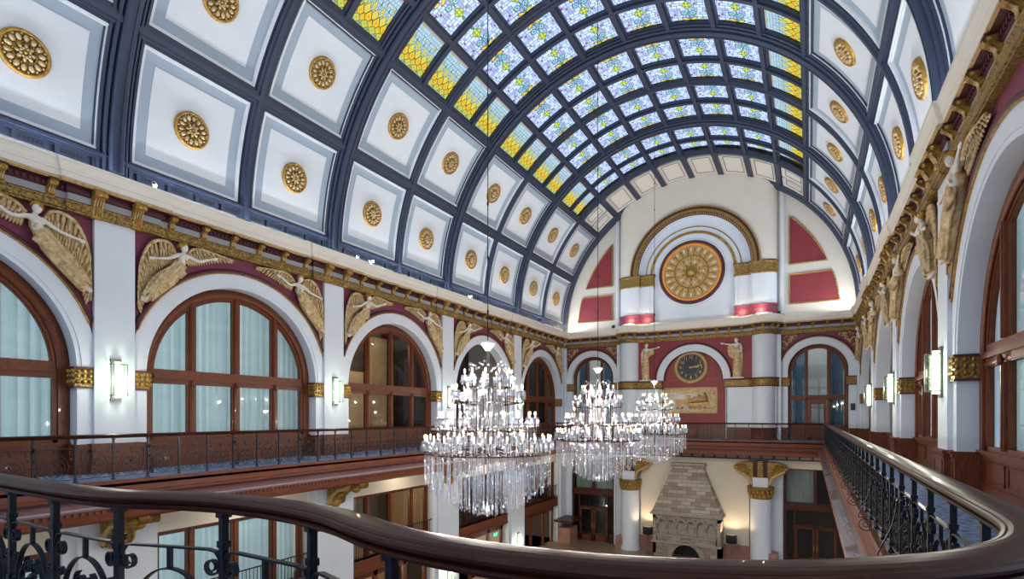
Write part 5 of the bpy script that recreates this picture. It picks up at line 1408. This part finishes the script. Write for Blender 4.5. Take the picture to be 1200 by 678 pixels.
# end wall, lobby level
mb = MB()
mb.box(-10.6, 2*CX+10.6, 38.15, YE+.6, FL, -2.5, 'cream'); mb.box(-12.5,-10.5, 38.5, YE+.6, FL, -2.5, 'white'); mb.box(2*CX+10.5,2*CX+12.5, 38.5, YE+.6, FL, -2.5, 'white')
mb.box(XL-.1, -12.4, YE-.0, YE+.6, -3.4, -2.5, 'cream'); mb.box(-1.62, XR+.1, YE, YE+.6, -3.4, -2.5, 'cream')
for a, b in ((XL-.1,-16.2),(-12.75,-12.2),(-1.8,-1.45),(2.15,XR+.1)): mb.box(a, b, YE, YE+.6, FL, -3.3, 'white')
for a in (-12.75, -1.6): mb.box(a, a+.12, YE-.12, YE, FL, -2.5, 'white')
o = mb.build('wall_end_lower'); o['kind'] = 'structure'
mb = MB(); mb.box(-11.0,-3.0, 38.08, 38.16, FL, -8.55, 'marble'); mb.box(-12.3,-10.9,37.5,38.5,FL,-8.75,'marble'); mb.box(2*CX+10.9,2*CX+12.3,37.5,38.5,FL,-8.75,'marble')
mb.box(-16.6,-15.6,36.9,38.4,FL,-8.4,'marble'); mb.box(-16.65,-15.2,36.3,38.6,-7.9,-7.75,'woodd')
o = mb.build('trim_8'); o['kind'] = 'structure'
mb = MB()
for i in range(27): x = XL+.3+i*.72; mb.box(x-.05, x+.05, 37.9, 38.7, -2.78, -2.5, 'woodd')
mb.box(XL, XR, 38.05, 38.7, -2.76, -2.5, 'greyblk'); mb.box(XL, XR, 38.02, 38.7, -2.84, -2.76, 'woodd')
o = mb.build('trim_9'); o['kind'] = 'structure'
for s, cxx in ((-1, -11.3), (1, 2*CX+11.3)):
    nm = 'left' if s < 0 else 'right'
    o = empty('lobby_column', (cxx, 37.9, FL)); c = MB(); z = -FL
    c.lathe([(.70,FL),(.70,FL+.2),(.62,FL+.3),(.62,-5.3)], (0,0,z), 'white', 32); c.build('shaft', o)
    c = MB(); c.lathe([(.62,-5.32),(.68,-5.28),(.64,-5.22),(.66,-5.0),(.72,-4.8),(.82,-4.66),(.82,-4.55),(.3,-4.55)], (0,0,z), 'goldorn', 32)
    for i in range(16):
        a = 2*pi*i/16
        for zz_, r_ in ((-5.1,.67),(-4.86,.74)): c.ball((r_*cos(a+zz_),r_*sin(a+zz_),zz_+z),(.08,.08,.13),'gold',6,4)
    c.build('capital', o)
    c = MB(); c.box(-.45,.45,-.45,.45,-4.55+z,-3.95+z,'white')
    c.build('block', o)
    c = MB()
    for q in (-1, 1):
        pts = [(q*.42,-4.6),(q*.5,-4.2),(q*.7,-3.85),(q*1.05,-3.62),(q*1.45,-3.48),(q*1.5,-3.15),(q*1.1,-2.98),(q*.42,-2.95)]
        c.prism([(a, b+z) for a, b in (pts if q > 0 else pts[::-1])], -.42, .3, 'goldorn')
        c.tube([(q*.5,-.45,-4.4+z),(q*.65,-.46,-3.95+z),(q*1.1,-.46,-3.68+z),(q*1.42,-.46,-3.5+z)], [.09,.08,.08,.1], 'goldlite', 7)
        c.tube([(q*1.42,-.5,-3.32+z),(q*1.42,.3,-3.32+z)], .15, 'gold', 10)
        for i in range(4): c.ball((q*(.7+.25*i),-.44,-3.5+.08*i+z),(.12,.06,.09),'gold',7,5)
    for q in (-1,1):
        for t in range(5): c.tube([(q*(.46+.05*t),-.44,-4.3+.17*t+z),(q*(.62+.14*t),-.47,-3.9+.1*t+z),(q*(.9+.1*t),-.46,-3.1+z)], .03, 'gold', 5)
    c.box(-.42,.42,-.3,.4,-3.95+z,-2.9+z,'woodd'); c.box(-.16,.16,-.42,-.3,-3.95+z,-2.9+z,'goldorn')
    c.build('scroll_bracket', o); tag(o, 'white lobby column with gilt capital on the %s side of the stone fireplace' % nm, 'column', 'lobby columns')
def door_screen(cx_, x0, x1, label):
    wi = new_window(dict(loc=(cx_, YE, 0), rz=0)); a, b = x0-cx_, x1-cx_; m_ = (a+b)/2; f = MB()
    for q in (a, b-.14): f.box(q, q+.14, .1, .3, FL, -3.3, 'woodd')
    f.box(m_-.09, m_+.09, .1, .3, -5.6, -3.3, 'woodd'); f.box(a, b, .1, .3, -3.45, -3.3, 'woodd'); f.box(a, b, .04, .3, -6.05, -5.6, 'woodd')
    f.box(a, b, .06, .3, -5.75, -5.7, 'wood'); 
    for q in (a+.55, b-.65): f.box(q, q+.1, .1, .3, FL, -6.0, 'woodd')
    f.box(a+.6, b-.6, .1, .3, -7.1, -6.95, 'woodd'); f.box(m_-.06, m_+.06, .1, .3, FL, -7.0, 'woodd'); f.build('window_frame', wi)
    dl = MB()
    for q0, q1 in ((a+.65, m_-.06), (m_+.06, b-.65)):
        for e in ((q0,q0+.1,FL,-7.1),(q1-.1,q1,FL,-7.1),(q0,q1,FL,FL+.5),(q0,q1,-7.2,-7.1)): dl.box(e[0],e[1],.14,.22,e[2],e[3],'wood')
    dl.build('door_leaf', wi)
    hd = MB(); hd.box(m_-.10,m_-.07,.06,.14,-8.6,-8.2,'gold'); hd.box(m_+.07,m_+.10,.06,.14,-8.6,-8.2,'gold'); hd.build('door_handle', wi)
    g = MB(); g.add([(a,.2,FL),(b,.2,FL),(b,.2,-3.4),(a,.2,-3.4)],[(0,1,2,3)],'glass'); g.build('glass_pane', wi)
    return wi
door_screen(.36, -1.42, 2.12, ''); door_screen(-14.45, -16.2, -12.75, '')
c = curtain_mesh(.78, -5.6, -3.4, 'curtain', .05, .2).build('curtain', None, (-.5, YE+.6, 0)); tag(c, 'pale curtain in the upper light of the lobby doors right of the fireplace', 'curtain')
c = curtain_mesh(1.6, -5.6, -3.4, 'curtain', .05, .2).build('curtain', None, (-14.45, YE+.6, 0)); tag(c, 'pale green curtain in the upper light of the lobby doors left of the fireplace', 'curtain')
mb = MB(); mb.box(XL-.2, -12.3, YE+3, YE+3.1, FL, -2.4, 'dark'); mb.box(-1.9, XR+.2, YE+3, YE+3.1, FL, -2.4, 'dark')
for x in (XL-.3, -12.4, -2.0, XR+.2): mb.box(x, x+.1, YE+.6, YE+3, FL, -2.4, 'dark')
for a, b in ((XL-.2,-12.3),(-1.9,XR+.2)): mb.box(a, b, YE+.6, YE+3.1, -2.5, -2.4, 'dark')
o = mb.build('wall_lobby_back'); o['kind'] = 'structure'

# ------------------------------------------------------------------ stone fireplace
fx = -7.22
o = empty('stone_fireplace', (fx, 38.15, FL)); tag(o, 'tall stone fireplace with tapering hood and arcaded mantel on the end wall', 'fireplace')
z = -FL; h = MB()
def frus(mb, a, b, z0, z1, d0, d1, m):
    """four-sided taper: half widths a, b; depths d0, d1 out from the wall"""
    v = [(-a,0,z0),(a,0,z0),(a,-d0,z0),(-a,-d0,z0),(-b,0,z1),(b,0,z1),(b,-d1,z1),(-b,-d1,z1)]
    mb.add(v, [(0,1,2,3),(4,7,6,5),(0,3,7,4),(1,5,6,2),(3,2,6,7),(0,4,5,1)], m)
frus(h, 2.26, .98, -6.55+z, -3.45+z, 1.3, .55, 'stone')
h.build('hood', o)
c = MB(); c.box(-1.14,1.14,-.72,0,-3.35+z,-3.22+z,'stoneplain'); frus(c,1.0,1.14,-3.48+z,-3.35+z,.58,.72,'stoneplain'); c.build('cap', o)
c = MB(); c.box(-2.36,2.36,-1.42,0,-6.72+z,-6.62+z,'stoneplain'); c.box(-2.3,2.3,-1.36,0,-6.62+z,-6.54+z,'stoneplain')
for i in range(44): c.box(-2.3+i*.106,-2.3+i*.106+.05,-1.40,-1.34,-6.78+z,-6.72+z,'stoneplain')
c.build('cornice', o)
b = MB()
for e in ((-2.2,-1.98),(1.98,2.2)): b.box(e[0],e[1],-1.25,0,-9.4+z,-6.72+z,'stone')
b.box(-2.0,2.0,-1.0,0,-8.6+z,-6.72+z,'stone'); b.box(-2.2,2.2,-1.25,0,-7.0+z,-6.72+z,'stone')
b.box(-1.25,1.25,-.35,-.2,0,1.1,'black')
fb_i = [(.95*cos(pi*t/20), -1.25, .02+.95*sin(pi*t/20)) for t in range(21)]; fb_o = [(max(-2.2,min(2.2,2.9*cos(pi*t/20))), -1.25, min(1.0, 2.6*sin(pi*t/20))) for t in range(21)]
b.strip([fb_i, fb_o], 'stone'); b.box(-2.2,-2.15,-1.25,0,0,1.0,'stone'); b.box(2.15,2.2,-1.25,0,0,1.0,'stone')
b.build('chimney_breast', o)
ar = MB()
for i in range(6):
    x = -1.60+i*.64
    ar.arc(x, -7.28+z, [(.22,-1.24),(.22,-1.02),(.33,-1.02),(.33,-1.24)], 0, pi, 14, 'stoneplain')
    ar.arc(x, -7.28+z, [(.32,-1.28),(.32,-1.02),(.37,-1.02),(.37,-1.28)], 0, pi, 14, 'stoneplain')
    ar.box(x-.2,x+.2,-1.02,-1.0,-8.05+z,-7.28+z,'stoneplain')
for i in range(7):
    x = -1.92+i*.64; ar.tube([(x,-1.13,-8.05+z),(x,-1.13,-7.42+z)], .05, 'stoneplain', 8); ar.box(x-.08,x+.08,-1.22,-1.02,-7.42+z,-7.28+z,'stoneplain')
ar.build('arcade', o)
s2 = MB(); s2.box(-1.95,1.95,-1.42,0,-8.16+z,-8.05+z,'stoneplain'); s2.box(-1.9,1.9,-1.3,-.9,-8.5+z,-8.16+z,'stone'); s2.box(-2.25,2.25,-1.5,0,-8.62+z,-8.5+z,'stoneplain'); s2.build('mantel_shelf', o)
a_ = MB(); a_.arc(0,.02,[(.92,-1.30),(.92,-.4),(1.16,-.4),(1.16,-1.30)],0,pi,24,'stoneplain'); a_.arc(0,.02,[(1.14,-1.33),(1.14,-1.2),(1.22,-1.2),(1.22,-1.33)],0,pi,24,'stoneplain'); a_.build('firebox_arch', o)

# ------------------------------------------------------------------ floor lamps, furniture glimpsed over the rail
def floor_lamp(x, y, label):
    o = empty('floor_lamp', (x, y, FL)); s = MB(); s.lathe([(0,1.35),(.34,1.35),(.34,1.9),(.335,1.9),(.335,1.37),(0,1.37)], (0,0,0), 'shade', 24); s.build('lamp_shade', o)
    p = MB(); p.tube([(0,0,.03),(0,0,1.45)], .02, 'steel', 8); p.lathe([(0,.04),(.18,.03),(.2,0),(0,0)], (0,0,0), 'steel', 20); p.build('pole', o)
    b = MB(); b.ball((0,0,1.6), .06, 'lampglow'); b.build('bulb', o)
    L = bpy.data.lights.new('lamp', 'POINT'); L.energy = 60; L.color = (1,.72,.45); L.shadow_soft_size = .08; l = bpy.data.objects.new('lamp', L); C.objects.link(l); l.parent = o; l.location = (0,0,1.75)
    tag(o, label, 'lamp', 'black-shaded floor lamps by the fireplace')
floor_lamp(-9.85, 37.2, 'black drum-shaded floor lamp left of the fireplace'); floor_lamp(-4.4, 37.2, 'black drum-shaded floor lamp right of the fireplace')
def armchair(x, y, rz, label):
    o = empty('armchair', (x, y, FL), rz); s = MB(); s.box(-.38,.38,-.38,.38,.22,.46,'upholst'); s.build('seat', o)
    b = MB(); b.prism([(-.40,.3),(.40,.3),(.40,.85),(.3,.97),(-.3,.97),(-.40,.85)], .30, .46, 'upholst'); b.build('backrest', o)
    for q in (-1,1): a = MB(); a.box(*sorted((q*.38,q*.50)),-.38,.42,.18,.66,'upholst'); a.build('armrest', o)
    for qx in (-1,1):
        for qy in (-1,1): l = MB(); l.tube([(qx*.4,qy*.35,0),(qx*.4,qy*.35,.2)], [.018,.03], 'woodd', 6); l.build('leg', o)
    tag(o, label, 'armchair', 'white lobby armchairs')
armchair(-13.0, 25.5, 2.4, 'white armchair on the lobby floor, left of the round table'); armchair(-10.6, 27.4, -2.0, 'white armchair on the lobby floor, right of the round table')
o = empty('round_table', (-12.0, 26.8, FL)); t = MB(); t.lathe([(0,.74),(.6,.74),(.62,.72),(.6,.69),(0,.69)], (0,0,0), 'upholst', 24); t.build('tabletop', o); t = MB(); t.lathe([(.06,.69),(.05,.1),(.3,.03),(.3,0),(0,0)], (0,0,0), 'woodd', 16); t.build('pedestal', o); tag(o, 'round white-topped table on the lobby floor', 'table')
o = empty('exit_sign', (XL-.5, 28.6, -7.4), pi/2); b = MB(); b.box(-.3,.3,-.04,.04,-.12,.12,'steel'); b.build('housing', o); link('lettering', text_mesh('EXIT', .22, 'exit'), o, (0,-.05,0)); tag(o, 'small green lit exit sign behind the near chandelier', 'sign')

# ------------------------------------------------------------------ light
sc = bpy.context.scene
w = bpy.data.worlds.new('sky'); sc.world = w; w.use_nodes = True; nt = w.node_tree; bgn = nt.nodes['Background']
bgn.inputs[0].default_value = (.74,.87,1.0,1); bgn.inputs[1].default_value = .89
def area(x, y, z, sx, sy, rot, e, col=(1,.95,.88), name='cove_light'):
    L = bpy.data.lights.new(name, 'AREA'); L.shape = 'RECTANGLE'; L.size = sx; L.size_y = sy; L.energy = e; L.color = col
    l = bpy.data.objects.new(name, L); C.objects.link(l); l.location = (x, y, z); l.rotation_euler = rot; return l
# cove strips lying on the cornice, shining up and across into the vault
for k in range(5):
    y = (P[k]+P[k+1])/2
    area(XL+.15, y, 6.46, .10, 7.2, (0, R(180+63), 0), COVE, (.88,.94,1))
    area(XR-.15, y, 6.46, .10, 7.2, (0, R(180-63), 0), COVE, (.88,.94,1))
# warm spots at the corners and on the end cornice
for x, y in ((-16.2, 38.3), (2.15, 38.3), (-11.3, 37.75), (-10.2, 37.85), (-3.85, 37.85), (-2.7, 37.75)):
    L = bpy.data.lights.new('cornice_uplight', 'POINT'); L.energy = 14; L.color = (1,.78,.5); L.shadow_soft_size = .06
    l = bpy.data.objects.new('cornice_uplight', L); C.objects.link(l); l.location = (x, y-.1, 6.86)
# point lights without fixtures, added to brighten the side rooms
for k, z, e in ((2, 3.5, 60), (3, 3.5, 25), (4, 3.5, 25), (2, -4, 60), (3, -4.0, 20), (4, -4, 40), (0, -8, 60), (1, -8, 80), (2, -8, 90), (3, -8, 90), (4, -8, 60)):
    L = bpy.data.lights.new('room_fill_light', 'POINT'); L.energy = e; L.color = (1,.8,.55); L.shadow_soft_size = .15
    l = bpy.data.objects.new('room_fill_light', L); C.objects.link(l); l.location = (XL-2.3, (P[k]+P[k+1])/2, z)
# ceiling downlights under the galleries
for k in range(5):
    for X_, in ((XL+.9,), (XR-.9,)):
        L = bpy.data.lights.new('gallery_downlight', 'POINT'); L.energy = 35; L.color = (1,.85,.66); L.shadow_soft_size = .1
        l = bpy.data.objects.new('gallery_downlight', L); C.objects.link(l); l.location = (X_, (P[k]+P[k+1])/2, -2.7)
vs_ = sc.view_settings; vs_.view_transform = 'Standard'; vs_.look = 'None'; vs_.gamma = 1; vs_.use_curve_mapping = False; vs_.exposure = EXPO
sc.cycles.use_denoising = True
sc.cycles.max_bounces = 7; sc.cycles.diffuse_bounces = 4; sc.cycles.glossy_bounces = 3; sc.cycles.transparent_max_bounces = 24; sc.cycles.transmission_bounces = 3
sc.cycles.sample_clamp_indirect = 4; sc.cycles.caustics_reflective = False; sc.cycles.caustics_refractive = False
